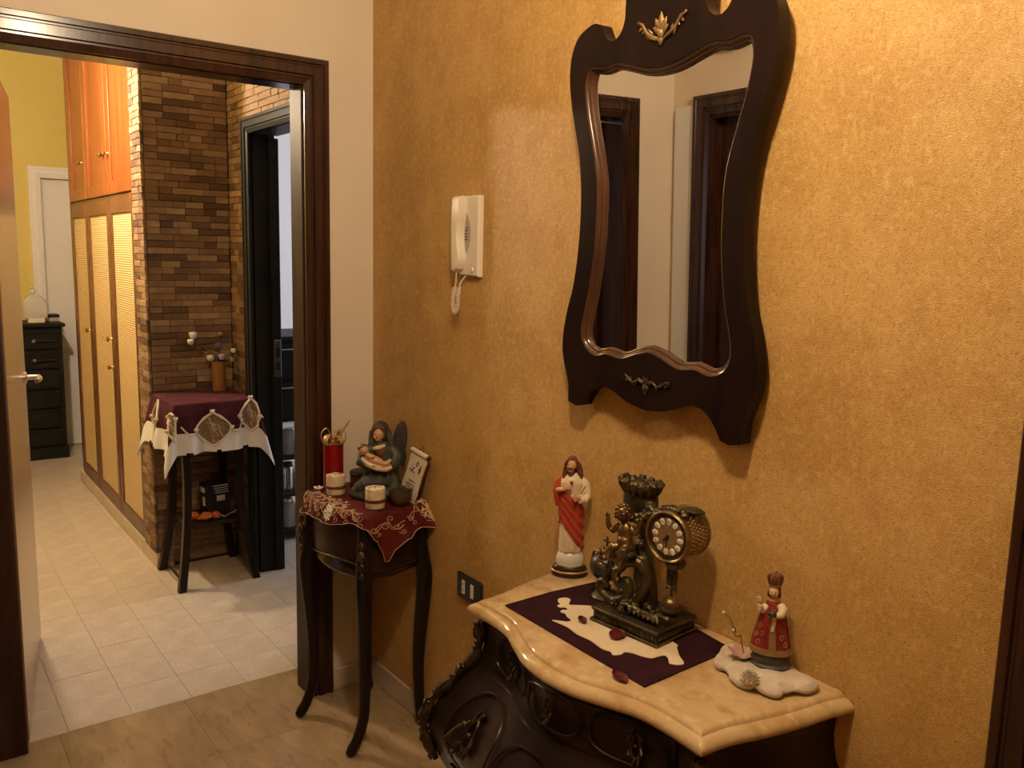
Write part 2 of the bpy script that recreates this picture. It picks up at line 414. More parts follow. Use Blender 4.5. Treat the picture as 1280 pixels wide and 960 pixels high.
def tag(o, label=None, cat=None, group=None, kind=None):
    if label: o['label'] = label
    if cat: o['category'] = cat
    if group: o['group'] = group
    if kind: o['kind'] = kind
    return o
def thing(name, label, cat, loc=(0, 0, 0), rz=0.0, group=None):
    o = bpy.data.objects.new(name, None); COL.objects.link(o)
    o.empty_display_size = .05
    o.location = loc; o.rotation_euler = (0, 0, rz)
    return tag(o, label, cat, group)
def struct(name, mb, mats, label=None, cat=None, **k):
    o = mb.build(name, mats, **k)
    return tag(o, label, cat, None, 'structure')
def copy_obj(o, parent=None, loc=None, rot=None, scale=None):
    c = o.copy(); COL.objects.link(c)
    if parent is not None: c.parent = parent
    if loc is not None: c.location = loc
    if rot is not None: c.rotation_euler = rot
    if scale is not None: c.scale = scale
    return c
def cr(pts, n=6, closed=False):
    """Catmull-Rom through 2D/3D points"""
    P = [Vector(p) for p in pts]; out = []; N = len(P)
    for i in range(N if closed else N - 1):
        if closed: p0, p1, p2, p3 = P[i - 1], P[i], P[(i + 1) % N], P[(i + 2) % N]
        else: p0, p1, p2, p3 = P[max(i - 1, 0)], P[i], P[i + 1], P[min(i + 2, N - 1)]
        for k in range(n):
            t = k / n
            out.append(.5 * ((2 * p1) + (p2 - p0) * t + (2 * p0 - 5 * p1 + 4 * p2 - p3) * t * t + (3 * p1 - p0 - 3 * p2 + p3) * t ** 3))
    if not closed: out.append(P[-1].copy())
    return out
def lerp_tab(tab, x):
    """piecewise-linear table [(x, y...)]"""
    if x <= tab[0][0]: return tab[0][1]
    for (a, b), (c, d) in zip(tab, tab[1:]):
        if x <= c: return b + (d - b) * (x - a) / (c - a)
    return tab[-1][1]
def spiral(c, r0, r1, a0, turns, n=14, u=Vector((1, 0, 0)), v=Vector((0, 0, 1))):
    c = Vector(c); out = []
    for i in range(n + 1):
        t = i / n; a = a0 + 2 * pi * turns * t; r = r0 + (r1 - r0) * t
        out.append(c + u * r * cos(a) + v * r * sin(a))
    return out
def text_mesh(mb, s, size, origin, u, v, off=0.0):
    """flat lettering from the built-in font, centred at origin"""
    cu = bpy.data.curves.new('t', 'FONT'); cu.body = s; cu.size = size; cu.align_x = 'CENTER'; cu.align_y = 'CENTER'
    o = bpy.data.objects.new('t', cu); COL.objects.link(o)
    dg = bpy.context.evaluated_depsgraph_get(); dg.update()
    me = bpy.data.meshes.new_from_object(o.evaluated_get(dg))
    O, U, V = Vector(origin), Vector(u), Vector(v); N = U.cross(V)
    mb.add([O + U * q.co.x + V * q.co.y + N * off for q in me.vertices], [tuple(p.vertices) for p in me.polygons])
    bpy.data.objects.remove(o); bpy.data.curves.remove(cu); bpy.data.meshes.remove(me)
# ------------------------------------------------------------------ room shell
H = 3.05
def tile_mesh(name, sx, sy, th, ch, mat):
    b = MB()
    x, y = sx / 2, sy / 2
    b.add([(-x, -y, -th), (x, -y, -th), (x, y, -th), (-x, y, -th),
           (-x, -y, -ch), (x, -y, -ch), (x, y, -ch), (-x, y, -ch),
           (-x + ch, -y + ch, 0), (x - ch, -y + ch, 0), (x - ch, y - ch, 0), (-x + ch, y - ch, 0)],
          [(0, 1, 5, 4), (1, 2, 6, 5), (2, 3, 7, 6), (3, 0, 4, 7), (4, 5, 9, 8), (5, 6, 10, 9), (6, 7, 11, 10), (7, 4, 8, 11), (8, 9, 10, 11)])
    return b.mesh(name, mat, smooth=False)

fl_c = struct('floor', MB().box((-.22, -3.6, -.06), (4.2, .2, -.004)), 'grout', 'beige marble tiled floor of the entrance hall', 'floor')
me = tile_mesh('floor_tile', .3993, .3993, .02, .0005, 'marble_floor')
for i in range(11):
    for j in range(9):
        o = bpy.data.objects.new('floor_tile', me); COL.objects.link(o); o.parent = fl_c
        o.location = (-.22 + .2 + .4 * i, -3.44 + .2 + .4 * j, 0)
fl_k = struct('floor_corridor', MB().box((-5.0, -1.5, -.06), (-.221, 3.4, -.004)), 'grout', 'pale terrazzo tiled floor of the corridor past the doorway', 'floor')
me = tile_mesh('terrazzo_tile', .1992, .1992, .02, .0006, 'terrazzo')
for i in range(23):
    for j in range(9):
        o = bpy.data.objects.new('terrazzo_tile', me); COL.objects.link(o); o.parent = fl_k
        o.location = (-.222 - .1 - .2 * i, -1.41 + .1 + .2 * j, random.uniform(-.0004, .0004))
tag(MB().box((-3.5, .4, -.02), (-.2, 3.4, 0)).build('terrazzo_slab', 'terrazzo', fl_k), kind='stuff')
struct('ceiling', MB().box((-5.0, -3.6, H), (4.2, 3.5, H + .1)), 'ceiling', 'cream ceiling over hall and corridor', 'ceiling')

# white wall with the doorway, golden wall, back walls
b = MB()
b.box((-.2, -.21, 0), (0, .15, H)); b.box((-.2, -1.31, 2.18), (0, -.21, H)); b.box((-.2, -1.7, 0), (0, -1.31, H))
struct('wall_left', b, 'plaster', 'cream plaster wall around the wooden doorway', 'wall', smooth=False)
b = MB()
b.box((0, 0, 0), (2.25, .15, H)); b.box((2.25, 0, 2.2), (3.1, .15, H)); b.box((3.1, 0, 0), (4.2, .15, H))
struct('wall_right', b, 'stucco', 'golden textured stucco wall behind the mirror and commode', 'wall', smooth=False)
b = MB()
b.box((0, -1.72, 0), (.2, -1.58, H)); b.box((.2, -1.72, 2.16), (1.0, -1.58, H)); b.box((1.0, -1.72, 0), (1.2, -1.58, H))
struct('wall_back', b, 'plaster', 'cream plaster wall seen in the mirror', 'wall', smooth=False)
struct('wall_side', MB().box((1.06, -3.6, 0), (1.2, -1.72, H)), 'stucco', 'golden stucco wall running back from the dark door', 'wall')
struct('wall_rear', MB().box((1.2, -3.6, 0), (4.2, -3.45, H)), 'stucco', 'golden stucco wall at the far back of the hall', 'wall')
struct('wall_front', MB().box((4.1, -3.45, 0), (4.2, 0, H)), 'stucco', 'golden stucco wall at the near end of the hall', 'wall')
struct('painted_light_strip', MB().box((.022, -1.58, 0), (.128, -1.566, 2.2), .002), 'bluelit_plaster', 'painted strip of bluish light on the wall beside the dark door in the mirror', 'trim')  # patch of cool light on the wall, built as a pale blue strip
# skirtings
struct('baseboard_right', MB().box((0, -.014, 0), (2.19, 0, .082), .003), 'baseboard', 'beige stone skirting under the golden wall', 'skirting')
struct('baseboard_left', MB().box((0, -.168, 0), (.014, -.014, .082), .003), 'baseboard', 'short beige stone skirting in the corner by the doorway', 'skirting')

# casings ---------------------------------------------------------
PROF = [(0, 0), (0, .020), (.003, .024), (.017, .024), (.020, .019), (.025, .019), (.028, .022), (.054, .022), (.057, .015), (.063, .015), (.066, .018), (.085, .014), (.085, 0)]
def casing(parent, u0, u1, zt, pt, mat, sc=1.0, prof=PROF, name='casing', both=True):
    pr = [(a * sc, d) for a, d in prof]
    R = [[pt(u1 - a, 0, d) for a, d in pr], [pt(u1 - a, zt - a, d) for a, d in pr],
         [pt(u0 + a, zt - a, d) for a, d in pr], [pt(u0 + a, 0, d) for a, d in pr]]
    for i, nm in enumerate(('side_casing', 'head_casing', 'side_casing')):
        if i == 2 and not both: continue
        MB().loft([R[i], R[i + 1]]).build(nm, mat, parent, smooth=False)

d1 = tag(bpy.data.objects.new('door_1', None), 'dark mahogany doorway with its brown door leaf swung open into the corridor', 'doorway', None, 'structure'); COL.objects.link(d1)
casing(d1, -1.35, -.172, 2.225, lambda u, z, d: (d, u, z), 'mahogany')
casing(d1, -1.22, -.118, 2.25, lambda u, z, d: (-.2 - d, u, z), 'mahogany')
b = MB().box((-.10, -.262, 0), (-.001, -.209, 2.139), .003).box((-.2, -.212, 0), (-.10, -.206, 2.18))
b.build('jamb', 'jambwood', d1, smooth=False)
b = MB().box((-.15, -1.311, 0), (-.001, -1.265, 2.139)).box((-.2, -1.311, 0), (-.15, -1.137, 2.139), .004)
b.build('jamb', 'jambwood', d1, smooth=False)
b = MB().box((-.10, -1.265, 2.137), (-.001, -.262, 2.178), .003).box((-.2, -1.137, 2.165), (-.10, -.222, 2.178))
b.build('head_jamb', 'mahogany', d1, smooth=False)
# leaf
hx, hy, ex, ey = -.2, -1.128, -1.06, -.977
L = hypot(ex - hx, ey - hy); ang = atan2(ey - hy, ex - hx)
leaf = MB().box((0, 0, .012), (L, .04, 2.15), .003).build('door_leaf', 'leafwood', d1, (hx, hy, 0), (0, 0, ang), smooth=False)
for sy in (-1, 1):
    y0 = 0 if sy < 0 else .04
    b = MB()
    b.lathe([(.0, 0), (.024, 0), (.024, .006), (.010, .009), (.009, .05)], (L - .055, y0, 1.09), 16, 'y') if sy < 0 else \
        b.lathe([(.0, 0), (.024, 0), (.024, -.006), (.010, -.009), (.009, -.05)], (L - .055, y0, 1.09), 16, 'y')
    yy = y0 + sy * .05
    b.tube(cr([(L - .05, yy - sy * .004, 1.09), (L - .07, yy, 1.09), (L - .12, yy + sy * .004, 1.092), (L - .175, yy - sy * .004, 1.09)], 4), [.011] * 4 + [.0105] * 4 + [.009] * 5, 10)
    b.build('handle', 'chrome', leaf)
MB().box((L - .001, .008, .98), (L + .002, .032, 1.16), .0008).build('lock_plate', 'brass', leaf, smooth=False)
for z in (.25, 1.1, 1.95):
    MB().lathe([(.007, -.05), (.007, .05)], (0, .045, z), 10).build('hinge', 'brass', leaf)

# black door in the stone wall of the corridor, opening into a bright room
d2 = tag(bpy.data.objects.new('door_2', None), 'black painted door frame in the stone wall opening to a daylit room', 'doorway', None, 'structure'); COL.objects.link(d2)
casing(d2, -1.345, -.33, 2.21, lambda u, z, d: (u, .02 - d, z), 'black_paint', .85)
b = MB().box((-1.31, .03, 0), (-1.272, .105, 2.138)).box((-1.31, .105, 0), (-1.258, .150, 2.125), .003)
jb = b.build('jamb', 'black_paint', d2, smooth=False)
b = MB().box((-.402, .03, 0), (-.365, .15, 2.138)); b.build('jamb', 'black_paint', d2, smooth=False)
b = MB().box((-1.272, .03, 2.138), (-.402, .15, 2.175)); b.build('head_jamb', 'black_paint', d2, smooth=False)
b = MB().box((-1.259, .112, .99), (-1.2545, .146, 1.17), .001)
sp = b.build('strike_plate', 'chrome', jb, smooth=False)
b = MB().box((-1.2555, .119, 1.09), (-1.2535, .139, 1.135)).box((-1.2555, .119, 1.025), (-1.2535, .139, 1.06))
b.build('keep_slot', 'black_plastic', jb, smooth=False)
lf = MB().box((-.445, .16, .012), (-.405, 1.02, 2.13), .003).build('door_leaf', 'black_paint', d2, smooth=False)

# white door in the yellow end wall
XE = -4.774
struct('wall_end', MB().box((XE - .15, -1.5, 0), (XE, -.37, H)).box((XE - .15, -.37, 2.11), (XE, .45, H)).box((XE - .15, .45, 0), (XE, .7, H)), 'yellow', 'yellow painted wall at the far end of the corridor', 'wall', smooth=False)
d3 = tag(bpy.data.objects.new('door_3', None), 'white door with white frame in the yellow end wall', 'door', None, 'structure'); COL.objects.link(d3)
casing(d3, -.455, .53, 2.195, lambda u, z, d: (XE + d, u, z), 'white_paint')
MB().box((XE - .09, -.37, .006), (XE - .05, .45, 2.11), .003).build('door_leaf', 'white_paint', d3, smooth=False)
MB().box((XE - .05, -.37, .006), (XE - .044, .45, .09), .002).build('kick_board', 'white_paint', d3, smooth=False)
struct('wall_corridor_left', MB().box((XE, -1.5, 0), (-.2, -1.38, H)), 'yellow', 'yellow painted wall of the corridor behind the open door', 'wall')
struct('wall_corridor_nook', MB().box((XE, .55, 0), (-3.55, .7, H)), 'plaster', 'cream wall of the nook beyond the fitted cabinets', 'wall')

# stone-clad niche: slabs with split-face bricks
def brick_meshes():
    out = {}
    for l in (.06, .09, .12, .15):
        for k in range(3):
            b = MB(); h = .0315; x = l / 2 - .0003; y = h / 2 - .0003
            dz = [random.uniform(.010, .015) for _ in range(4)]
            c = .002
            b.add([(-x, -y, 0), (x, -y, 0), (x, y, 0), (-x, y, 0), (-x, -y, .008), (x, -y, .008), (x, y, .008), (-x, y, .008),
                   (-x + c, -y + c, dz[0]), (x - c, -y + c, dz[1]), (x - c, y - c, dz[2]), (-x + c, y - c, dz[3])],
                  [(0, 1, 5, 4), (1, 2, 6, 5), (2, 3, 7, 6), (3, 0, 4, 7), (4, 5, 9, 8), (5, 6, 10, 9), (6, 7, 11, 10), (7, 4, 8, 11), (8, 9, 10), (8, 10, 11)])
            out.setdefault(l, []).append(b.mesh('brick', 'brick', smooth=False))
    return out
BR = brick_meshes()
def bricks(parent, u0, u1, z0, z1, place, rotm, limit, skip=None):
    """courses from the top down; place(u, z) -> location. The first `limit` are single objects, the rest one joined part"""
    n = 0; rest = MB(); z = z1
    while z > z0 + .005:
        zc = z - .03175 / 2; u = u0
        first = True
        while u < u1 - .004:
            l = random.choice((.06, .09, .09, .12, .12, .15))
            if first: l = random.choice((.06, .09, .12)); first = False
            sc = 1.0
            if u + l > u1 - .035: sc = (u1 - u) / l
            if sc > 1.5 or sc < .5:
                l = min((.06, .09, .12, .15), key=lambda q: abs(q - (u1 - u))); sc = (u1 - u) / l
            uc = u + l * sc / 2
            if not (skip and skip(uc, zc)):
                me = random.choice(BR[l])
                if n < limit:
                    o = bpy.data.objects.new('brick', me); COL.objects.link(o); o.parent = parent
                    o.location = place(uc, zc); o.rotation_euler = rotm; o.scale = (sc, 1, 1); n += 1
                else:
                    M = Matrix.Translation(place(uc, zc)) @ rotm.to_matrix().to_4x4() @ Matrix.Diagonal((sc, 1, 1, 1))
                    rest.add([M @ v.co for v in me.vertices], [tuple(p.vertices) for p in me.polygons])
            u += l * sc
        z -= .03175
    if rest.v: tag(rest.build('brick_courses', 'brick', parent, smooth=False), kind='stuff')
from mathutils import Euler
wa = struct('wall_niche_back', MB().box((-1.80, -.372, 0), (-1.612, .03, H)), 'darkwood', 'brown split stone wall behind the cloth covered corner table', 'wall', smooth=False)
rA = Euler((pi / 2, 0, pi / 2))
bricks(wa, -.372, .02, .02, 2.62, lambda u, z: (-1.612, u, z), rA, 299)
wb = struct('wall_niche_side', MB().box((-1.612, .035, 0), (-1.31, .15, H)).box((-1.31, .035, 2.175), (-.365, .15, H)).box((-.365, .035, 0), (-.2, .15, H)), 'darkwood', 'brown split stone wall around the black door frame', 'wall', smooth=False)
rB = Euler((pi / 2, 0, 0))
bricks(wb, -1.60, -1.342, .02, 2.62, lambda u, z: (u, .035, z), rB, 250)
bricks(wb, -1.342, -.6, 2.212, 2.62, lambda u, z: (u, .035, z), rB, 48)
wc = struct('wall_niche_end', MB().box((-1.80, -.376, 0), (-1.612, -.372, H)), 'darkwood', 'narrow lit stone strip between the cabinets and the stone niche', 'wall', smooth=False)
bricks(wc, -1.797, -1.602, .085, 2.62, lambda u, z: (u, -.376, z), rB, 250)
struct('trim_2', MB().box((-3.6, -.386, 0), (-1.6, -.30, .082), .004), 'baseboard', 'beige stone plinth under the fitted cabinets', 'plinth', smooth=False)

# daylit room beyond the black door
struct('wall_room_far', MB().box((-3.55, .2, 0), (-3.4, 3.4, H)), 'white_paint', 'bright white wall of the room beyond the black door', 'wall')
struct('wall_room_side', MB().box((-3.4, 3.25, 0), (-.1, 3.4, .9)).box((-3.4, 3.25, 2.4), (-.1, 3.4, H)).box((-3.4, 3.25, .9), (-2.2, 3.4, 2.4)).box((-.6, 3.25, .9), (-.1, 3.4, 2.4)), 'white_paint', 'white window wall of the room beyond the black door', 'wall', smooth=False)
struct('wall_room_near', MB().box((-.1, .2, 0), (0, 3.4, H)), 'white_paint', 'white partition wall of the room beyond the black door', 'wall')
struct('wall_room_back', MB().box((-3.4, .145, 0), (-1.62, .19, H)), 'white_paint', 'white wall backing the fitted cabinets', 'wall')
wn = tag(bpy.data.objects.new('window_1', None), 'white framed window lighting the room beyond the black door', 'window', None, 'structure'); COL.objects.link(wn)
b = MB()
b.box((-2.2, 3.27, .9), (-2.14, 3.33, 2.4)).box((-.66, 3.27, .9), (-.6, 3.33, 2.4)).box((-2.14, 3.27, .9), (-.66, 3.33, .96)).box((-2.14, 3.27, 2.34), (-.66, 3.33, 2.4)).box((-1.43, 3.27, .96), (-1.37, 3.33, 2.34))
b.build('window_frame', 'white_paint', wn, smooth=False)
for x0, x1 in ((-2.14, -1.43), (-1.37, -.66)):
    MB().box((x0, 3.295, .96), (x1, 3.301, 2.34)).build('pane', 'glass', wn, smooth=False)

# dark door reflected in the mirror, and the door casing at the right edge
d4 = tag(bpy.data.objects.new('door_4', None), 'dark mahogany door in the cream wall reflected in the mirror', 'door', None, 'structure'); COL.objects.link(d4)
casing(d4, .13, 1.07, 2.235, lambda u, z, d: (u, -1.58 + d, z), 'mahogany')
MB().box((.2, -1.68, .005), (1.0, -1.64, 2.16)).build('door_leaf', 'mahogany', d4, smooth=False)
b = MB().box((.2, -1.70, 0), (.225, -1.58, 2.16)).box((.975, -1.70, 0), (1.0, -1.58, 2.16)).box((.225, -1.70, 2.135), (.975, -1.58, 2.16))
b.build('jamb', 'mahogany', d4, smooth=False)
MB().box((.30, -1.642, .25), (.62, -1.632, 1.0), .004).box((.30, -1.642, 1.1), (.62, -1.632, 2.0), .004).box((.68, -1.642, .25), (.92, -1.632, 1.0), .004).box((.68, -1.642, 1.1), (.92, -1.632, 2.0), .004).build('panel', 'mahogany', d4, smooth=False)
d5 = tag(bpy.data.objects.new('door_5', None), 'dark red mahogany door frame at the near end of the golden wall', 'doorway', None, 'structure'); COL.objects.link(d5)
casing(d5, 2.192, 3.16, 2.235, lambda u, z, d: (u, -d, z), 'mahogany')
MB().box((2.25, .04, .005), (3.1, .08, 2.2)).build('door_leaf', 'mahogany', d5, smooth=False)

# lamps (pendant globes just out of frame)
def lamp(name, label, spec):
    x, y, z = spec['loc']
    t = thing(name, label, 'lamp', (x, y, H))
    MB().lathe([(.0, 0), (.055, 0), (.05, -.02), (.008, -.03)], seg=20).build('ceiling_rose', 'brass', t)
    MB().tube([(0, 0, -.025), (0, 0, z - H + spec['radius'] + .03)], .004).build('cord', 'black_plastic', t)
    MB().lathe([(.0, .05), (.022, .045), (.03, .0), (.02, -.01)], (0, 0, z - H + spec['radius']), 16).build('lamp_holder', 'brass', t)
    g = MB().ell((0, 0, z - H), spec['radius'], 24, 14).build('lamp_globe', lampmat(name + '_glow', spec['color'], spec['strength']), t)
    return t
lamp('pendant_lamp', 'glowing globe pendant lamp above the entrance hall', ENTRY_LAMP)
lamp('corridor_lamp', 'glowing globe pendant lamp behind the top of the open brown door', CORRIDOR_LAMP)
# ------------------------------------------------------------------ wall mirror
def fill_ring(outer, inner, d, O, U, V, N, name, mat, parent, inner_d=None):
    """board with a hole: front ring face, outer and inner side walls, back ring"""
    bm = bmesh.new()
    def P3(p, k): return O + U * p[0] + V * p[1] + N * k
    loops = []
    for pts, ks in ((outer, (d, 0.0)), (inner, (d, 0.0))):
        vs = [[bm.verts.new(P3(p, k)) for p in pts] for k in ks]
        loops.append(vs)
        n = len(pts)
        for i in range(n):
            bm.faces.new((vs[0][i], vs[0][(i + 1) % n], vs[1][(i + 1) % n], vs[1][i]))
    for k in (0, 1):
        es = []
        for vs in loops:
            ring = vs[k]
            for i in range(len(ring)):
                e = bm.edges.get((ring[i], ring[(i + 1) % len(ring)])) or bm.edges.new((ring[i], ring[(i + 1) % len(ring)]))
                es.append(e)
        bmesh.ops.triangle_fill(bm, use_beauty=True, use_dissolve=False, edges=es)
    bmesh.ops.recalc_face_normals(bm, faces=bm.faces[:])
    me = bpy.data.meshes.new(name); bm.to_mesh(me); bm.free()
    me.materials.append(MT[mat])
    me.polygons.foreach_set('use_smooth', [True] * len(me.polygons)); me.set_sharp_from_angle(angle=radians(35))
    o = bpy.data.objects.new(name, me); COL.objects.link(o); o.parent = parent
    return o
def sym(half, closed_top=True):
    """half outline (h, z) top centre -> bottom centre on the right; returns closed loop"""
    L = [(-h, z) for h, z in reversed(half) if h > 1e-6]
    return list(half) + L
MIR_TILT, MIR_ROLL = .022, radians(1.0)
mir = thing('wall_mirror', 'tall dark carved wood wall mirror with waisted frame on the golden wall', 'mirror', (1.414, .007, 1.234))
mir.rotation_euler = (MIR_TILT, MIR_ROLL, 0)
# outline: crest above the photograph's edge, ears, waist, hip and feet
top = cr([(0, 1.075), (.045, 1.062), (.085, 1.02), (.108, .965), (.113, .915), (.115, .882), (.126, .859), (.142, .848), (.158, .847)], 4)
ear = cr([(.158, .847), (.174, .858), (.187, .880)], 4)
side = cr([(.190, .886), (.212, .893), (.234, .889), (.266, .874), (.288, .843), (.296, .80), (.293, .755), (.282, .705), (.268, .655), (.255, .61), (.247, .56), (.243, .51), (.243, .445), (.250, .365), (.264, .29), (.281, .24), (.294, .185), (.297, .140), (.290, .106), (.277, .072), (.270, .045), (.269, .008)], 4)
foot = [(.24, .001), (.216, .006)]
low = cr([(.214, .010), (.200, .032), (.182, .051), (.158, .063), (.130, .064), (.096, .054), (.056, .039), (0, .031)], 4)
out_h = [tuple(p)[:2] for p in (cr([(0, 1.075, 0), (.045, 1.062, 0), (.085, 1.02, 0), (.108, .965, 0), (.113, .915, 0), (.115, .882, 0), (.126, .859, 0), (.142, .848, 0), (.158, .847, 0)], 4)[:-1])]
out_h += [(p[0], p[1]) for p in ear[:-1]] + [(p[0], p[1]) for p in side] + foot + [(p[0], p[1]) for p in low]
in_h = [(p[0], p[1]) for p in cr([(0, .771), (.03, .773), (.06, .779), (.09, .788), (.137, .800), (.165, .797), (.185, .796), (.212, .801), (.233, .795), (.242, .760), (.233, .70), (.213, .63), (.199, .58), (.190, .53), (.189, .45), (.195, .365), (.208, .29), (.224, .23), (.231, .195), (.226, .165), (.205, .143), (.175, .134), (.14, .142), (.12, .140), (.095, .137), (.073, .141), (.038, .154), (0, .163)], 3)]
def off2(loop, d):
    n = len(loop); out = []
    for i in range(n):
        a, b = Vector(loop[i - 1]), Vector(loop[(i + 1) % n]); t = (b - a).normalized()
        out.append((loop[i][0] + t.y * d, loop[i][1] - t.x * d))
    return out
OUT = sym(out_h); INN = sym(in_h)
X, Z, NY = Vector((1, 0, 0)), Vector((0, 0, 1)), Vector((0, -1, 0))
fill_ring(OUT, INN, .032, Vector((0, -.020, 0)), X, Z, NY, 'frame', 'mirrorwood', mir)
MB().box((-.14, -.020, .10), (.14, -.010, .14)).build('backing_batten', 'mirrorwood', mir, smooth=False)
# stepped inner bevel towards the glass: two rounded ridges
IN1, IN2, IN3, IN4 = (off2(INN, -q) if False else off2(INN, q) for q in (-.0005, .006, .008, .015))
def ring3(l, y): return [(p[0], -y, p[1]) for p in l]
MB().loft([ring3(INN, .0505), ring3(off2(INN, .004), .049), ring3(off2(INN, .0075), .044), ring3(off2(INN, .008), .0415), ring3(off2(INN, .011), .041), ring3(off2(INN, .015), .036), ring3(off2(INN, .016), .0305), ring3(INN, .0305)], loop=False, cap=False).build('inner_bevel', 'bevelwood', mir)
b = MB(); g = off2(INN, -.004)
bm = bmesh.new(); f = bm.faces.new([bm.verts.new((p[0], -.0315, p[1])) for p in g]); bmesh.ops.triangulate(bm, faces=[f])
me = bpy.data.meshes.new('mirror_glass'); bm.to_mesh(me); bm.free(); me.materials.append(MT['mirror'])
o = bpy.data.objects.new('mirror_glass', me); COL.objects.link(o); o.parent = mir
# gilt mounts
def leafblade(b, base, tip, w, th, curl=.0, n=7, lift=.004):
    """small raised acanthus leaf in the xz plane, front towards -y"""
    A, T = Vector(base), Vector(tip); d = T - A; L_ = d.length; t = d / L_; s = Vector((t.z, 0, -t.x))
    pts = [A + d * (i / n) + s * curl * L_ * sin(pi * i / n) + Vector((0, -lift * sin(pi * .5 * i / n), 0)) for i in range(n + 1)]
    b.tube(pts, [max(.0008, w * (sin(pi * min(1, .18 + .82 * i / n)) ** .8)) for i in range(n + 1)], 6, flat=(1, th, (t.z, 0, -t.x)))
b = MB(); y = -.053
for a, l, w_ in ((0, .042, .009), (28, .034, .008), (-28, .034, .008), (58, .026, .007), (-58, .026, .007)):
    leafblade(b, (0, y, .838), (l * sin(radians(a)), y, .838 + l * cos(radians(a))), w_, .45)
b.ell((0, y - .003, .836), (.008, .006, .010), 8, 6)
b.ell((0, y - .002, .822), (.006, .005, .010), 8, 6)
for s in (-1, 1):
    b.tube(cr([(s * .006, y, .826), (s * .024, y - .004, .832), (s * .042, y - .003, .845), (s * .055, y - .003, .862), (s * .066, y - .002, .866)], 3), [.004, .004, .005, .005, .004, .005, .004, .004, .003, .004, .003, .003, .002], 6)
    for k, (px, pz) in enumerate(((.026, .838), (.044, .852), (.034, .83), (.055, .858))):
        leafblade(b, (s * px, y, pz), (s * (px + .010), y, pz + (.012 if k % 2 == 0 else -.008)), .0035, .5)
    b.ell((s * .067, y - .002, .868), (.004, .003, .004), 8, 5)
b.build('crest_mount', 'giltmount', mir)
b = MB()
for s in (-1, 1):
    b.tube(cr([(s * .004, y, .088), (s * .02, y - .003, .098), (s * .036, y - .003, .090), (s * .05, y - .003, .094), (s * .066, y - .002, .104), (s * .070, y - .002, .096)], 3), .0034, 6)
    for px, pz, dz in ((.016, .092, .012), (.030, .094, -.012), (.045, .093, .010), (.058, .098, -.008)):
        leafblade(b, (s * px, y, pz), (s * (px + .006), y, pz + dz), .004, .5)
for a in (-60, -20, 20, 60): leafblade(b, (0, y, .084), (.016 * sin(radians(a)), y, .092 + .018 * cos(radians(a))), .005, .5)
b.ell((0, y - .002, .082), (.010, .005, .010), 10, 6)
leafblade(b, (0, y, .078), (0, y, .064), .005, .5)
b.build('apron_mount', 'mount', mir)

# ------------------------------------------------------------------ fitted cabinets in the corridor
fc = thing('fitted_cabinet', 'tall fitted corridor cabinet with orange wooden upper doors and rattan lower doors', 'cabinet', (-3.56, -.36, 0))
ox, oy = 3.56, .36
def L_(x, y, z): return (x + ox, y + oy, z)
MB().box(L_(-3.56, -.355, .083), L_(-1.80, .14, 2.95)).build('carcass', 'cabframe', fc, smooth=False)
FR = -.362
seps = [-3.50, -2.972, -2.375, -1.805]
b = MB()
b.box(L_(-3.56, FR - .012, .083), L_(-3.50, FR + .01, 2.95)).box(L_(-1.806, FR - .006, .083), L_(-1.797, FR + .01, 2.95))
b.box(L_(-3.50, FR - .008, 1.858), L_(-1.806, FR + .01, 1.876)).box(L_(-3.50, FR - .008, 2.90), L_(-1.806, FR + .01, 2.95))
b.build('face_frame', 'cabframe', fc, smooth=False)
for i in range(3):
    x0, x1 = seps[i] + .006, seps[i + 1] - .006
    mt_up = 'cherry'
    # upper door: frame with recessed flat panel
    dr = MB()
    z0, z1 = 1.88, 2.895
    dr.box(L_(x0, FR - .020, z0), L_(x0 + .09, FR, z1), .003).box(L_(x1 - .09, FR - .020, z0), L_(x1, FR, z1), .003)
    dr.box(L_(x0 + .09, FR - .020, z0), L_(x1 - .09, FR, z0 + .07), .003).box(L_(x0 + .09, FR - .020, z1 - .09), L_(x1 - .09, FR, z1), .003)
    d_ = dr.build('upper_door', 'cherry', fc, smooth=False)
    MB().box(L_(x0 + .085, FR - .011, z0 + .065), L_(x1 - .085, FR - .002, z1 - .085)).build('door_panel', 'cherry', d_, smooth=False)
    kx = (x1 - .045) if i != 2 else (x0 + .045)
    MB().lathe([(.0, 0), (.011, .001), (.007, .006), (.006, .014), (.015, .020), (.016, .027), (.009, .033), (0, .034)], L_(kx, FR - .020, 2.095), 14, 'y').build('knob', 'brass', d_)
    # lower door with rattan infill
    dr = MB(); z0, z1 = .088, 1.856
    wl = .055
    dr.box(L_(x0, FR - .020, z0), L_(x0 + wl, FR, z1), .003).box(L_(x1 - wl, FR - .020, z0), L_(x1, FR, z1), .003)
    dr.box(L_(x0 + wl, FR - .020, z0), L_(x1 - wl, FR, .172), .003).box(L_(x0 + wl, FR - .020, 1.776), L_(x1 - wl, FR, z1), .003)
    d_ = dr.build('lower_door', 'cabframe', fc, smooth=False)
    MB().box(L_(x0 + wl - .004, FR - .011, .168), L_(x1 - wl + .004, FR - .002, 1.78)).build('rattan_panel', 'rattan', d_, smooth=False)
    for kz in ((1.09,) if i == 0 else ((1.09, .93) if i == 1 else ())):
        MB().lathe([(.0, 0), (.011, .001), (.007, .006), (.006, .014), (.015, .020), (.016, .027), (.009, .033), (0, .034)], L_(x1 - .035, FR - .020, kz), 14, 'y').build('knob', 'brass' if kz > 1 else 'brass', d_)

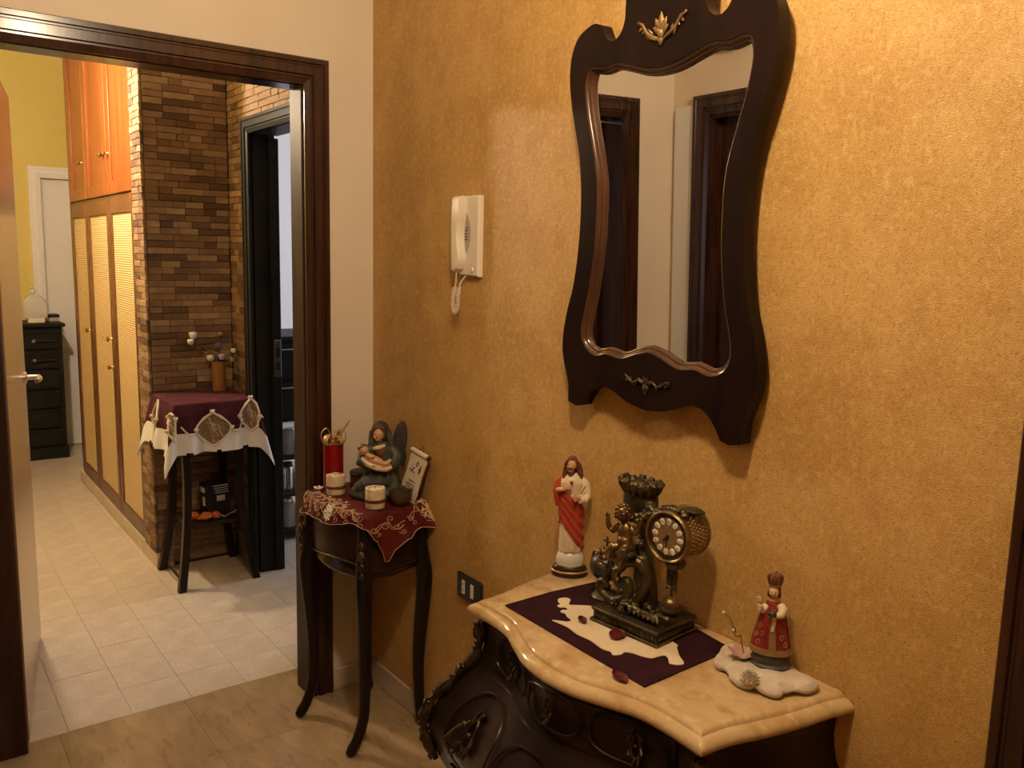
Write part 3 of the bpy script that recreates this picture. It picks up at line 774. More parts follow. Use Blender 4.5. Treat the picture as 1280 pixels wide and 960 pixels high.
# ------------------------------------------------------------------ black chest of drawers at the corridor end
ch = thing('tall_dresser', 'tall black narrow chest of drawers against the corridor end wall', 'dresser', (-4.38, -.74, 0))
yL, yR = -.40, .405   # local, right end at y=-.335
MB().box((-.36, yL, .07), (-.012, yR, 1.0), .003).build('carcass', 'black_paint', ch, smooth=False)
b = MB().box((-.37, yL - .01, 0), (.004, yR + .008, .085), .004)
b.build('plinth', 'black_paint', ch, smooth=False)
MB().box((-.375, yL - .022, 1.0), (.018, yR + .022, 1.028), .006).build('top', 'black_paint', ch, smooth=False)
for i, (z0, z1, hnd) in enumerate(((.835, .965, 1), (.69, .82, 1), (.535, .672, 0), (.39, .522, 0), (.24, .377, 0), (.10, .228, 0))):
    dr = MB().box((-.012, yL + .03, z0), (.004, yR - .03, z1), .004).build('drawer', 'black_paint', ch, smooth=False)
    b = MB(); q = .012
    for a_, c_ in (((yL + .045, z0 + .014), (yR - .045, z0 + .018)), ((yL + .045, z1 - .018), (yR - .045, z1 - .014)), ((yL + .045, z0 + .014), (yL + .049, z1 - .014)), ((yR - .049, z0 + .014), (yR - .045, z1 - .014))):
        b.box((.003, a_[0], a_[1]), (.008, c_[0], c_[1]), .001)
    b.build('bead', 'black_paint', dr, smooth=False)
    if hnd:
        zc = (z0 + z1) / 2
        b = MB().box((.004, .20, zc - .012), (.022, .225, zc + .012), .003).box((.004, .35 - .16, zc - .004), (.02, .20, zc + .004)).box((.016, .225, zc - .006), (.026, .35, zc + .006), .003)
        b.cur = 0
        b.build('pull', 'black_plastic', dr, smooth=False)
        MB().box((.004, .199, zc - .012), (.0245, .224, zc + .012), .003).build('pull_end', 'chrome', dr, smooth=False)
ws = tag(MB().box((-4.70, -.30, 1.055), (-4.55, -.255, 1.075), .004).build('wall_ledge', 'black_paint'), None, None)
bpy.data.objects.remove(ws)
wsh = thing('small_box', 'small black box lying behind the crystal ornament on the dresser', 'box', (-4.62, -.375, 1.0285))
MB().box((-.07, -.05, 0), (.07, .05, .03), .003).build('box_base', 'silverprint', wsh, smooth=False)
MB().box((-.075, -.055, .03), (.075, .055, .052), .004).build('box_lid', 'black_plastic', wsh, smooth=False)
# crystal ornament
cg = thing('crystal_ornament', 'cut crystal ornament with engraved figure on a pale wooden base', 'ornament', (-4.47, -.49, 1.0285))
MB().box((-.03, -.055, 0), (.03, .055, .036), .003).build('base', 'parchment', cg, smooth=False)
hx_ = [(-.075, .036), (.075, .036), (.084, .10), (.070, .17), (.03, .205), (.012, .215), (-.012, .215), (-.04, .20), (-.074, .165), (-.085, .10)]
def rg(xx, s): return [(xx, p[0] * s, .036 + (p[1] - .036) * (1 - (1 - s) * .35)) for p in hx_]
MB().loft([rg(-.028, .82), rg(-.014, 1), rg(.014, 1), rg(.028, .82)]).build('crystal_block', 'crystal', cg, smooth=False)
b = MB().ell((0, -.012, .232), (.016, .022, .022), 10, 7).ell((0, -.012, .262), (.008, .012, .010), 8, 5)
b.build('finial', 'crystal', cg)
b = MB()
for k in range(9):
    a = k * 2.4; b.ell((.001, .03 * cos(a) * (k / 9), .115 + .045 * sin(a) * (k / 9)), (.004, .010, .012), 6, 5)
b.build('engraved_figure', 'enamel', cg)
# ------------------------------------------------------------------ bombe commode with marble top
CX = 1.525
com = thing('bombe_commode', 'dark bombe commode with serpentine front, cream marble top and bronze mounts', 'commode', (CX, -.02, 0))
def mirror_half(h): return [(-x, y) for x, y in h] + [(x, y) for x, y in reversed(h)][1:]
# half outline back -> side -> corner -> front centre (positive x), local y = world y + .02
side_h = cr([(.425, .018, 0), (.412, -.04, 0), (.402, -.12, 0), (.384, -.20, 0), (.366, -.27, 0), (.361, -.333, 0)], 4)
front_h = cr([(.361, -.335, 0), (.31, -.331, 0), (.255, -.331, 0), (.20, -.338, 0), (.14, -.362, 0), (.07, -.388, 0), (0, -.396, 0)], 5)
half = [(p[0], p[1]) for p in side_h] + [(p[0], p[1]) for p in front_h[1:]]
outl = half + [(-x, y) for x, y in reversed(half[:-1])]
NS = len(side_h); NH = len(half)
def shrink(o, d):
    """inset an outline towards the middle of the back edge"""
    return [(x * (1 - d / .39), (y - .018) * (1 - d / .365) + .018) for x, y in o]
b = MB()
rings = []
for d, z in ((.016, .762), (.006, .764), (.001, .770), (0, .777), (.004, .784), (.010, .788), (.012, .7895), (.020, .791), (.0215, .7945), (.0235, .797), (.028, .800)):
    rings.append([(x, y, z) for x, y in shrink(outl, d)])
rings += [[(p[0] * q, (p[1] + .15) * q - .15, .8) for p in rings[-1]] for q in (.7, .35, .02)]
b.loft(rings)
b.build('marble_top', 'marble_top', com, angle=50)
# bombe body: the outline is scaled about the back centre with height
def off(z): return lerp_tab([(.06, -.075), (.12, -.068), (.20, -.045), (.28, -.012), (.34, .022), (.40, .050), (.46, .066), (.50, .066), (.56, .040), (.62, -.004), (.66, -.026), (.70, -.034), (.74, -.031), (.765, -.026)], z)
base = shrink(outl, .0)
def S_(i, z, extra=0.0):
    """point on the body at outline index i (float)"""
    k = int(max(0, min(len(base) - 2, math.floor(i)))); t = i - k
    x = base[k][0] * (1 - t) + base[k + 1][0] * t; y = base[k][1] * (1 - t) + base[k + 1][1] * t
    o_ = off(z) + extra
    fx = 1 + o_ / .38; fy = 1 + o_ / .36
    return Vector((x * fx, (y - .018) * fy + .018, z))
ZS = [.17 + .595 * k / 22 for k in range(23)]
b = MB(); b.loft([[S_(i, z) for i in range(len(base))] for z in ZS])
b.build('body', 'commode', com, angle=50)
N0, N1 = NS - 1, len(base) - NS     # indices of the two front corners
def patch(i0, i1, z0, z1, d, name, parent, mat='commode', nu=26, nv=10):
    def fn(u, v): return S_(i0 + (i1 - i0) * u, z0 + (z1 - z0) * v, d)
    b = MB().grid(fn, nu, nv)
    return b.build(name, mat, parent, thick=-.006 if False else .006)
def seam(i0, i1, z0, z1, n=24, bow=0.0, d=.005, r=.0022, closed=False):
    return [S_(i0 + (i1 - i0) * k / n, z0 + (z1 - z0) * k / n + bow * sin(pi * k / n), d) for k in range(n + 1)]
def lerp(a, b_, t): return a + (b_ - a) * t
W_ = N1 - N0
# drawers on the front: a shallow one above, deep shaped ones below
drw = []
for (z0, z1) in ((.655, .748), (.42, .638), (.20, .405)):
    d_ = patch(lerp(N0, N1, .10), lerp(N0, N1, .90), z0, z1, .006, 'drawer', com)
    drw.append(d_)
# raised line mouldings: oval cartouches and drawer beads
def bead_path(fn, n, r, name, parent, mat='commode'):
    MB().tube([fn(k / n) for k in range(n + 1)], r, 6).build(name, mat, parent)
for d_, (z0, z1) in zip(drw, ((.655, .748), (.42, .638), (.20, .405))):
    for (u0, u1, rz) in ((.13, .375, .42), (.40, .60, .40), (.625, .87, .42)):
        zc = (z0 + z1) / 2; hz = (z1 - z0) * rz
        b = MB()
        pts = []
        for k in range(36):
            a = 2 * pi * k / 36; ca, sa = cos(a), sin(a)
            ex = lambda q: math.copysign(abs(q) ** .7, q)
            pts.append(S_(lerp(N0, N1, lerp(u0, u1, .5 + .5 * ex(ca))), zc + hz * ex(sa), .0125))
        b.tube(pts, .0026, 6, loop=True)
        b.build('bead', 'commode', d_)
# bronze drawer furniture
def scroll_mount(b, c_u, zc, s, d=.014):
    """small rococo plate: ring of scrolls about a point of the front"""
    def Q(du, dz, e=0): return S_(lerp(N0, N1, c_u + du), zc + dz, d + e)
    ring = [Q(.022 * s * cos(2 * pi * k / 18), .034 * s * sin(2 * pi * k / 18)) for k in range(18)]
    b.tube(ring, .0034 * s, 6, loop=True)
    for a in range(0, 360, 45):
        q = radians(a)
        b.tube([Q(.024 * s * cos(q), .036 * s * sin(q)), Q(.034 * s * cos(q + .25), .052 * s * sin(q + .25), .004), Q(.030 * s * cos(q + .5), .056 * s * sin(q + .5), .002)], [.004 * s, .0046 * s, .002 * s], 6)
    b.ell(Q(0, 0, .002), .007 * s, 8, 6)
for d_, zc, ln in ((drw[0], .70, .7), (drw[1], .535, 1.0), (drw[2], .30, 1.0)):
    for cu in (.245, .755):
        b = MB(); scroll_mount(b, cu, zc, ln)
        b.build('escutcheon', 'mount', d_)
        if ln == 1.0:
            h_ = MB()
            pts = [S_(lerp(N0, N1, cu + .045 + .02 * k / 8), zc + .01 - .075 * k / 8, .016 + .016 * sin(pi * k / 8)) for k in range(9)]
            h_.tube(pts, [.004 + .003 * abs(sin(k * 1.9)) for k in range(9)], 7)
            h_.ell(pts[0], .008, 8, 6); h_.ell(pts[-1], .009, 8, 6)
            h_.build('drawer_handle', 'mount', d_)
for zc, q in ((.70, .55), (.53, .8)):
    b = MB(); scroll_mount(b, .5, zc, q); b.build('keyhole_mount', 'mount', com)
# corner mounts: acanthus chutes down both front corners
for ci, sg in ((N0, 1), (N1, -1)):
    b = MB()
    spine = [S_(ci, .745 - .36 * k / 26, .008) for k in range(27)]
    b.tube(spine, [.012 + .005 * sin(k * 1.15) for k in range(27)], 8)
    for k in range(0, 26, 1):
        p = spine[k]
        for s in (-1, 1):
            q = S_(ci + s * (1.0 + .5 * sin(k * 1.7)), p.z - .012 - .006 * sin(k * 2.3), .010 + .010 * (.5 + .5 * sin(k * 2.1 + s)))
            b.tube([p, (p + q) / 2 + (q - S_(ci, q.z, -.05)).normalized() * .007, q], [.006, .0062, .002], 6)
    for k, r in ((2, .017), (9, .014), (16, .020), (22, .015)):
        c_ = spine[k]; nrm = (c_ - Vector((0, -.15, c_.z))).normalized(); sd = nrm.cross(Vector((0, 0, 1)))
        b.tube(spiral(c_ + nrm * .010, r, .003, 1.2 * k, 1.6 * sg, 16, sd, Vector((0, 0, 1))), [.0050] * 17, 6)
        b.ell(c_ + nrm * .014, .006, 8, 5)
    b.build('corner_mount', 'mount', com)
    # leg below the corner mount
    lg = MB()
    lg.tube([S_(ci, .22, -.012), S_(ci, .16, -.010), S_(ci, .10, -.012), S_(ci, .05, .004), S_(ci, .012, .03)], [.036, .030, .022, .020, .024], 10)
    lg.build('leg', 'commode', com)
    ft = MB()
    c_ = S_(ci, .012, .034)
    ft.ell((c_.x, c_.y, .016), (.030, .030, .016), 10, 6); ft.build('foot_mount', 'mount', com)
for s in (-1, 1):
    MB().tube([(s * .37, -.01, .22), (s * .36, -.008, .10), (s * .375, -.012, .0)], [.030, .022, .024], 8).build('leg', 'commode', com)
# apron
b = MB().grid(lambda u, v: S_(lerp(N0, N1, u), .175 - v * (.02 + .055 * (sin(pi * u) ** 3 + .4 * abs(sin(3 * pi * u)))), -.004), 40, 3)
b.build('apron', 'commode', com, thick=.014)
# ------------------------------------------------------------------ side table in the corner (kidney apron, cabriole legs)
st = thing('side_table', 'dark mahogany side table with curved legs and scalloped apron in the corner', 'table', (.252, -.160, 0), .129)
def rrect(hx, hy, r, n=6, bow=(0, 0, 0, 0)):
    """rounded rectangle, ccw; bow = outward bulge of +x, +y, -x, -y sides"""
    out = []
    cs = [(hx - r, hy - r, 0), (-hx + r, hy - r, 90), (-hx + r, -hy + r, 180), (hx - r, -hy + r, 270)]
    for k, (x, y, a0) in enumerate(cs):
        for i in range(n + 1):
            a = radians(a0 + 90 * i / n); out.append((x + r * cos(a), y + r * sin(a)))
        nx = cs[(k + 1) % 4]; m = 8
        A = out[-1]; B = (nx[0] + r * cos(radians(nx[2])), nx[1] + r * sin(radians(nx[2])))
        d = (Vector(B) - Vector(A)); nrm = Vector((d.y, -d.x)).normalized()
        bw = bow[[1, 2, 3, 0][k]]
        for i in range(1, m):
            t = i / m; q = Vector(A) + d * t + nrm * bw * sin(pi * t); out.append((q.x, q.y))
    return out
BW = (.015, 0, .015, .02)
top_o = rrect(.178, .130, .03, bow=BW)
def sc2(o, s): return [(x * s, y * s) for x, y in o]
b = MB(); b.loft([[(x, y, z) for x, y in sc2(top_o, s)] for s, z in ((.96, .770), (.99, .772), (1.0, .778), (1.0, .785), (.99, .792), (.96, .7935))])
b.build('top', 'darkwood', st, angle=50)
ap = sc2(rrect(.165, .118, .02, bow=BW), 1)
# apron panels with scalloped lower edges: one per side
n = len(ap)
def apron(i0, i1, fn, name):
    idx = [(i0 + k) % n for k in range((i1 - i0) % n + 1)]
    m = len(idx) - 1
    P = [ap[i] for i in idx]
    b = MB().grid(lambda u, v: (P[round(u * m)][0], P[round(u * m)][1], .772 - v * (.772 - fn(u))), m, 6)
    return b.build(name, 'darkwood', st, thick=.014), P
per = 15
sides = []
for k in range(4):
    i0 = k * per + 3; i1 = i0 + per
    low = [lambda u: .60, lambda u: .60, lambda u: .600 + .022 * sin(pi * u) ** 2, lambda u: .596][k]
    o_, P = apron(i0, i1, low, 'apron')
    m = len(P) - 1
    b = MB().tube([(P[i][0] * 1.02, P[i][1] * 1.02, low(i / m) + .008) for i in range(m + 1)], .0035, 6)
    b.build('apron_bead', 'mahogany', o_)
# drawer on the +x side and little shelf below bulging out
b = MB().loft([[(x * s, y * s, z) for x, y in rrect(.155, .110, .04, bow=BW)] for s, z in ((.98, .640), (.99, .605), (1.06, .597), (1.08, .588), (1.05, .578), (1.0, .572))])
b.build('lower_shelf', 'mahogany', st, angle=50)
def cabriole(sx, sy, front):
    x, y = sx * .158, sy * .110
    ky = -1 if front else .15
    pts = [(x * .97, y * .97, .768), (x * .99, y * .99, .70), (x * 1.04, y * 1.04, .60), (x * 1.09, y * 1.09, .545), (x * 1.08, y * 1.06, .46), (x * 1.03, y * 1.0, .34), (x * 1.0, y * .98, .22), (x * 1.0, y * 1.02 , .12), (x * 1.0, y * 1.04 + ky * .018, .055), (x * 1.0, y * 1.06 + ky * .042, .018), (x, y * 1.06 + ky * .056, .010), (x, y * 1.06 + ky * .060, .008)]
    rr = [.019, .021, .027, .028, .025, .022, .019, .0175, .0175, .018, .012, .003]
    P = cr(pts, 4); R = []
    for i in range(len(P)):
        k = i / 4; a = int(min(k, len(rr) - 2)); R.append(rr[a] + (rr[a + 1] - rr[a]) * (k - a))
    b = MB().tube(P, R, 12, flat=(1, 1))
    for i, v in enumerate(b.v):
        if v[2] < 0: b.v[i] = (v[0], v[1], 0.0)
    return b
for sx, sy, fr in ((-1, -1, True), (1, -1, True), (1, 1, False), (-1, 1, False)):
    lg = cabriole(sx, sy, fr).build('leg', 'ebony', st)
    if fr:
        b = MB(); q = Vector((sx * .175, sy * .127, 0))
        for z, r in ((.70, .012), (.665, .016), (.63, .013), (.60, .010)):
            b.ell((q.x + sx * .008, q.y + sy * .008, z), (r * .8, r * .8, r * 1.3), 8, 6)
        b.build('knee_mount', 'mount', lg)

# ------------------------------------------------------------------ draped cloths
def drape(E, zt, Lfn, flare, folds, n_t=120, n_r=10, ring=7):
    """cloth over a table top: E(a) edge radius vector, Lfn(a) overhang, flare(a, s) outward travel, folds(a) phase ripple"""
    def P(u, v):
        a = 2 * pi * u
        e = Vector(E(a))
        if v <= .5:
            q = e * (v / .5)
            return Vector((q.x, q.y, zt))
        s = (v - .5) / .5; L = Lfn(a); d = e.normalized()
        out = flare(a, s) + folds(a) * L * s
        q = e + d * (.006 * min(1, s * 6) + out)
        return Vector((q.x, q.y, zt - .004 * min(1, s * 8) - L * s * (1 - .12 * s)))
    return P
def edge_fn(poly):
    def E(a):
        d = Vector((cos(a), sin(a)))
        best = None
        N = len(poly)
        for i in range(N):
            p, q = Vector(poly[i]), Vector(poly[(i + 1) % N]); e = q - p
            den = d.x * (-e.y) - d.y * (-e.x)
            if abs(den) < 1e-9: continue
            t = (p.x * (-e.y) - p.y * (-e.x)) / den; s = (d.x * p.y - d.y * p.x) / den
            if t > 0 and -1e-6 <= s <= 1 + 1e-6: best = t if best is None else max(best, t)
        return (d.x * best, d.y * best, 0)
    return E
def ang_tab(tab):
    """periodic smooth table of (degrees, value)"""
    T = sorted((a % 360, b_) for a, b_ in tab); T = [(T[-1][0] - 360, T[-1][1])] + T + [(T[0][0] + 360, T[0][1])]
    def f(a):
        d = math.degrees(a) % 360
        for (x0, y0), (x1, y1) in zip(T, T[1:]):
            if x0 <= d <= x1:
                t = (d - x0) / (x1 - x0); t = t * t * (3 - 2 * t); return y0 + (y1 - y0) * t
        return T[0][1]
    return f
E1 = edge_fn(top_o)
ov = ang_tab([(-60, .045), (-44, .030), (-33, .045), (-26, .085), (-19, .135), (-14, .185), (-6, .140), (4, .100), (18, .075), (30, .085), (39, .125), (46, .070), (60, .03), (90, .02), (150, .02), (180, .045), (205, .055), (222, .070), (232, .058), (250, .050), (270, .058), (290, .052)])
fl = ang_tab([(-52, .006), (-40, .004), (-20, .008), (-3, .012), (20, .02), (39, .060), (48, .03), (90, .0), (180, .0), (205, .005), (222, .02), (235, .012), (270, .012), (290, .008)])
P1 = drape(E1, .7965, ov, lambda a, s: fl(a) * s ** 1.3, lambda a: .10 * sin(a * 9 + .6) + .05 * sin(a * 23))
c1 = thing('table_cloth', 'wine red embroidered cloth with pointed corners draped over the small side table', 'tablecloth', (.252, -.160, 0), .129)
b = MB(); b.grid(P1, 160, 22)
b.build('cloth', 'winered', c1, angle=80)
# scroll embroidery: (angle in degrees, position v) curves mapped on the cloth
def on1(deg, v, lift=.0016):
    u = (deg % 360) / 360
    p = P1(u, v); q = P1((u + .002) % 1, v); r_ = P1(u, min(1, v + .01))
    nrm = (q - p).cross(r_ - p)
    if nrm.length < 1e-12: nrm = Vector((0, 0, 1))
    nrm.normalize()
    if nrm.z < -.2 or nrm.dot(Vector((cos(radians(deg)), sin(radians(deg)), .6))) < 0: nrm = -nrm
    return p + nrm * lift
def embroider(parent, items, on, w, name, mat):
    b = MB()
    for it in items:
        b.tube([on(*p) for p in it], w, 4)
    o_ = b.build(name, mat, parent)
    return tag(o_, kind='stuff')
def md(deg, d):
    """metres past the table edge (negative: on the top) -> cloth parameter"""
    a = radians(deg % 360)
    if d >= 0: return (deg, min(.995, .5 + .5 * d / ov(a)))
    e_ = E1(a); return (deg, .5 + .5 * d / hypot(e_[0], e_[1]))
MPD = .0030      # metres of edge per degree, roughly
def curl(deg, d, r, a0, turns, sg, n=22):
    """one spiral tendril with its tail"""
    out = []
    for k in range(n + 1):
        t = k / n; q = r * (1.0 - .85 * t); a = a0 + sg * 2 * pi * turns * t
        out.append(md(deg + q * cos(a) / MPD, d + q * sin(a)))
    return out
def scrolls(deg0, deg1, d0, d1, n, seed):
    """a running vine between two angles with spiral tendrils on both sides"""
    R = random.Random(seed); out = []
    ks = 60; dm = (d0 + d1) / 2; am = (d1 - d0) * .22
    wave = lambda t: dm + am * sin(t * n * pi)
    out.append([md(deg0 + (deg1 - deg0) * k / ks, wave(k / ks)) for k in range(ks + 1)])
    for i in range(n):
        t = (i + .5) / n; s = 1 if i % 2 == 0 else -1; dc = deg0 + (deg1 - deg0) * t
        r = R.uniform(.011, .017)
        out.append(curl(dc, wave(t) - s * r * .7, r, R.uniform(-.6, .6), 1.35, s))
        out.append(curl(dc + .4 * (deg1 - deg0) / n, wave(t) + s * r * .8, r * .7, 2.6 + R.uniform(-.5, .5), 1.2, -s))
        x = dc + R.uniform(-3, 3)
        out.append([md(x + 7 * k / 8, wave(t) - s * (.010 + .016 * sin(pi * .5 * k / 8))) for k in range(9)])
    return out
embroider(c1, scrolls(203, 268, -.025, .045, 8, 1) + scrolls(286, 322, -.030, .035, 5, 2) + scrolls(210, 300, -.06, -.02, 7, 6), on1, .00085, 'scroll_embroidery', 'embroidery')
embroider(c1, scrolls(-32, 2, .015, .075, 3, 3) + scrolls(6, 50, -.02, .06, 5, 4), on1, .00085, 'scroll_embroidery', 'embroidery')
def flower_on(deg, v, rd, rv, n=8):
    out = []
    for k in range(n):
        a = 2 * pi * k / n
        out.append([(deg + rd * t * cos(a + .25 * sin(pi * t)), v + rv * t * sin(a + .25 * sin(pi * t))) for t in (.1, .4, .7, 1)])
        out.append([(deg + rd * .62 * cos(a + .3 * j) * (1 + .2 * j % 2), v + rv * .62 * sin(a + .3 * j)) for j in range(3)])
    return out
embroider(c1, flower_on(279, .66, 8, .26), on1, .0030, 'flower_embroidery', 'enamel')
embroider(c1, flower_on(33, .62, 7, .22), on1, .0028, 'flower_embroidery', 'embroidery')
embroider(c1, [[(k * 3, .999) for k in range(121)]], on1, .0011, 'hem_stitching', 'embroidery')

# ------------------------------------------------------------------ corner table in the stone niche
ct = thing('corner_table', 'tall dark corner table with splayed legs and a low shelf in the stone niche', 'table', (-1.405, -.19, 0))
MB().box((-.185, -.185, .872), (.185, .185, .896), .004).build('top', 'ebony', ct, smooth=False)
b = MB()
for s in (-1, 1):
    b.box((-.165, s * .155 - .01, .80), (.165, s * .155 + .01, .872)).box((s * .155 - .01, -.165, .80), (s * .155 + .01, .165, .872))
b.build('apron', 'ebony', ct, smooth=False)
for sx in (-1, 1):
    for sy in (-1, 1):
        def lp(t):
            z = .872 * (1 - t); sp = .118 + .060 * t ** 2.2 - .02 * sin(pi * t) + .028 * (1 - t)
            return sx * sp * 1.0, sy * sp, z
        rings = []
        for k in range(13):
            x, y, z = lp(k / 12); h_ = .017
            rings.append([(x - h_, y - h_, z), (x + h_, y - h_, z), (x + h_, y + h_, z), (x - h_, y + h_, z)])
        MB().loft(rings).build('leg', 'ebony', ct, smooth=False)
MB().box((-.125, -.125, .283), (.125, .125, .300), .004).build('shelf', 'ebony', ct, smooth=False)
MB().box((-.006 - .16, -.163, .012), (.165, -.147, .028)).build('stretcher', 'chrome', ct, smooth=False)
c2 = thing('table_cloth', 'burgundy cloth with white border and brown lace medallions hanging over the corner table', 'tablecloth', (-1.405, -.19, 0))
sq = [(-.187, -.187), (.187, -.187), (.187, .187), (-.187, .187)]
SQ, OVH = .187, .232
def P2(u, v):
    """u, v in cloth metres from the centre (-SQ-OVH .. SQ+OVH)"""
    cu, cv = max(-SQ, min(SQ, u)), max(-SQ, min(SQ, v))
    du, dv = u - cu, v - cv; l = hypot(du, dv)
    if l < 1e-9: return Vector((u, v, .8985))
    s = l / OVH
    n = Vector((du / l, dv / l))
    corner = abs(du) > 1e-9 and abs(dv) > 1e-9
    fold = 0.0
    if corner:
        th = atan2(abs(dv), abs(du))
        fold = .042 * sin(2 * th) ** 1.5
    along = cu if abs(dv) > abs(du) else cv
    rip = (.018 * sin(along * 34 + (1.3 if abs(dv) > abs(du) else .2)) + .010 * sin(along * 61 + 2)) * min(1, s)
    if corner: rip *= max(0, 1 - 1.3 * sin(2 * atan2(abs(dv), abs(du))))
    out = .008 * min(1, s * 5) + (.020 + fold) * min(s, 1.5) + rip
    return Vector((cu + n.x * out, cv + n.y * out, .8985 - .004 * min(1, s * 6) - l * .985))
b = MB(); m = 84; ext = SQ + OVH
def fn(u, v):
    return P2((u * 2 - 1) * ext, (v * 2 - 1) * ext)
vs = [fn(i / m, j / m) for j in range(m + 1) for i in range(m + 1)]
for q, nm, mt_ in ((0, 'cloth', 'burgundy'), (1, 'white_border', 'white_cloth')):
    fs = []
    for j in range(m):
        for i in range(m):
            uu = abs((i + .5) / m * 2 - 1) * ext; vv = abs((j + .5) / m * 2 - 1) * ext
            is_w = max(uu, vv) > ext - .098
            # scalloped outer edge
            oth = min(uu, vv)
            if max(uu, vv) > ext - .008 - .010 * abs(sin(oth * 24)) and max(uu, vv) > ext - .02 and abs(sin(oth * 24)) < .35 and oth < SQ: continue
            if is_w == bool(q): fs.append((j * (m + 1) + i, j * (m + 1) + i + 1, (j + 1) * (m + 1) + i + 1, (j + 1) * (m + 1) + i))
    used = sorted({i for f in fs for i in f}); mp_ = {a: k for k, a in enumerate(used)}
    b = MB(); b.add([vs[i] for i in used], [tuple(mp_[i] for i in f) for f in fs]); b.build(nm, mt_, c2, angle=80)
def on2(u, v, lift=.003):
    p = P2(u, v); q = P2(u + .004, v); r_ = P2(u, v + .004)
    nrm = (q - p).cross(r_ - p)
    if nrm.length < 1e-12: return p
    nrm.normalize()
    c = Vector((p.x, p.y, .3)).normalized()
    if nrm.dot(c) < 0: nrm = -nrm
    return p + nrm * lift
# brown lace diamonds edged with cream cord, joined by a cord
def medallion(cu, cv, eu, ev, along):
    """diamond on the cloth: along = 'u' or 'v' is the direction parallel to the hem"""
    def q(s, t):
        # s in -1..1 along the hem, t in -1..1 down the cloth
        return (cu + eu * s, cv + ev * t) if along == 'u' else (cu + ev * t, cv + eu * s)
    b = MB()
    def f(u, v):
        a, t = u * 2 - 1, v * 2 - 1
        w_ = (1 - abs(t) ** 1.5)
        return on2(*q(a * w_, t), .0030)
    b.grid(f, 10, 12)
    md = b.build('lace_medallion', 'lace', c2, angle=80)
    loop = []
    for k in range(24):
        a = 2 * pi * k / 24; t = sin(a); s = math.copysign((1 - abs(t) ** 1.5), cos(a)); loop.append(on2(*q(s, t), .0045))
    b = MB().tube(loop, [.0052 + .0022 * (k % 3 == 0) for k in range(24)], 6, loop=True)
    for k in range(8):
        b.tube([on2(*q(.7 * sin(k * 1.3) * (1 - abs(.8 * cos(k * .9)) ** 1.5), .8 * cos(k * .9)), .005), on2(*q(.6 * sin(k * 2.3) * .6, .5 * cos(k * 1.9)), .005), on2(*q(.4 * sin(k * 3.1), .4 * cos(k * 2.7)), .005)], .0012, 4)
    b.build('cord_edging', 'cord_white', md)
    for s_, t in ((0, -1.03), (-.98, 0), (.98, 0)):
        kb = MB(); c = on2(*q(s_, t), .006)
        for a in range(5): kb.ell(c + Vector((.006 * cos(a * 1.3), .006 * sin(a * 1.3), .006 * sin(a * 2.1))), .007, 7, 5)
        kb.build('cord_knot', 'cord_white', md)
sg = SQ + .105
medallion(sg + .018, -.02, .085, .078, 'v')         # facing the doorway (+x side)
medallion(SQ + .075, .165, .062, .075, 'v')
medallion(SQ + .06, -SQ - .06, .042, .09, 'v')
medallion(-.06, -SQ - .10, .060, .085, 'u')
medallion(.10, -SQ - .10, .050, .085, 'u') if False else None
b = MB()
for pts in ([(sg + .03, -.105), (sg + .035, -.13), (SQ + .10, -.165)], [(sg + .03, .065), (sg + .035, .095), (SQ + .10, .115), (SQ + .085, .12)], [(SQ + .07, .22), (SQ + .055, .26)]):
    b = MB().tube([on2(*p, .005) for p in cr([(a, c_, 0) for a, c_ in pts], 4) for p in [(p[0], p[1])]], .004, 6)
    for e in (0, -1):
        pass
    b.build('cord', 'cord_white', c2)
# ------------------------------------------------------------------ wall fittings
ic = thing('intercom', 'ivory wall intercom handset with hanging coiled cord on the golden wall', 'intercom', (.638, 0, 1.657))
b = MB().loft([[(-.055, -.001, -.115), (.052, -.001, -.118), (.052, -.001, .116), (-.055, -.001, .114)], [(-.055, -.014, -.115), (.052, -.014, -.118), (.052, -.014, .116), (-.055, -.014, .114)], [(-.051, -.018, -.111), (.048, -.018, -.114), (.048, -.018, .112), (-.051, -.018, .110)]])
b.build('base', 'ivory', ic, smooth=False)
hs = [(-.056, .113), (-.010, .115), (-.009, .075), (-.018, .045), (-.024, .01), (-.020, -.03), (-.012, -.052), (-.013, -.078), (-.024, -.096), (-.044, -.106), (-.055, -.104), (-.058, -.05), (-.059, .03)]
b = MB()
def hr(y, s): return [((p[0] + .035) * s - .035, y, p[1] * (1 - (1 - s) * .35)) for p in hs]
b.loft([hr(-.018, 1), hr(-.034, 1), hr(-.041, .93), hr(-.044, .78)])
b.build('handset', 'ivory', ic, angle=30)
b = MB(); td = cr([(-.008, .066, 0), (.004, .045, 0), (.012, .018, 0), (.011, -.010, 0), (.002, -.035, 0), (-.010, -.050, 0), (-.017, -.03, 0), (-.020, .005, 0), (-.015, .04, 0)], 3, True)
b.loft([[(p[0], -.0175, p[1]) for p in td], [(p[0] * .97, -.0190, p[1]) for p in td]])
rc = b.build('cradle_recess', 'ivory_shade', ic)  # shallow raised plate, the hollow's shade is only in its colour
b = MB()
for k in range(5): b.box((-.016 + .001 * k, -.0200, -.012 + k * .0085), (-.003, -.0185, -.009 + k * .0085))
b.build('grip_slots', 'black_plastic', rc, smooth=False)
MB().lathe([(.0, .022), (.006, .022), (.0075, .018)], (.023, 0, -.098), 16, 'y').build('button', 'ivory', ic)
b = MB()
path = cr([(-.043, -.030, -.102), (-.046, -.030, -.135), (-.056, -.030, -.165), (-.055, -.034, -.205), (-.043, -.033, -.226), (-.031, -.032, -.205), (-.030, -.030, -.165), (-.024, -.026, -.135), (-.018, -.010, -.115)], 26)
hel = []
n = len(path)
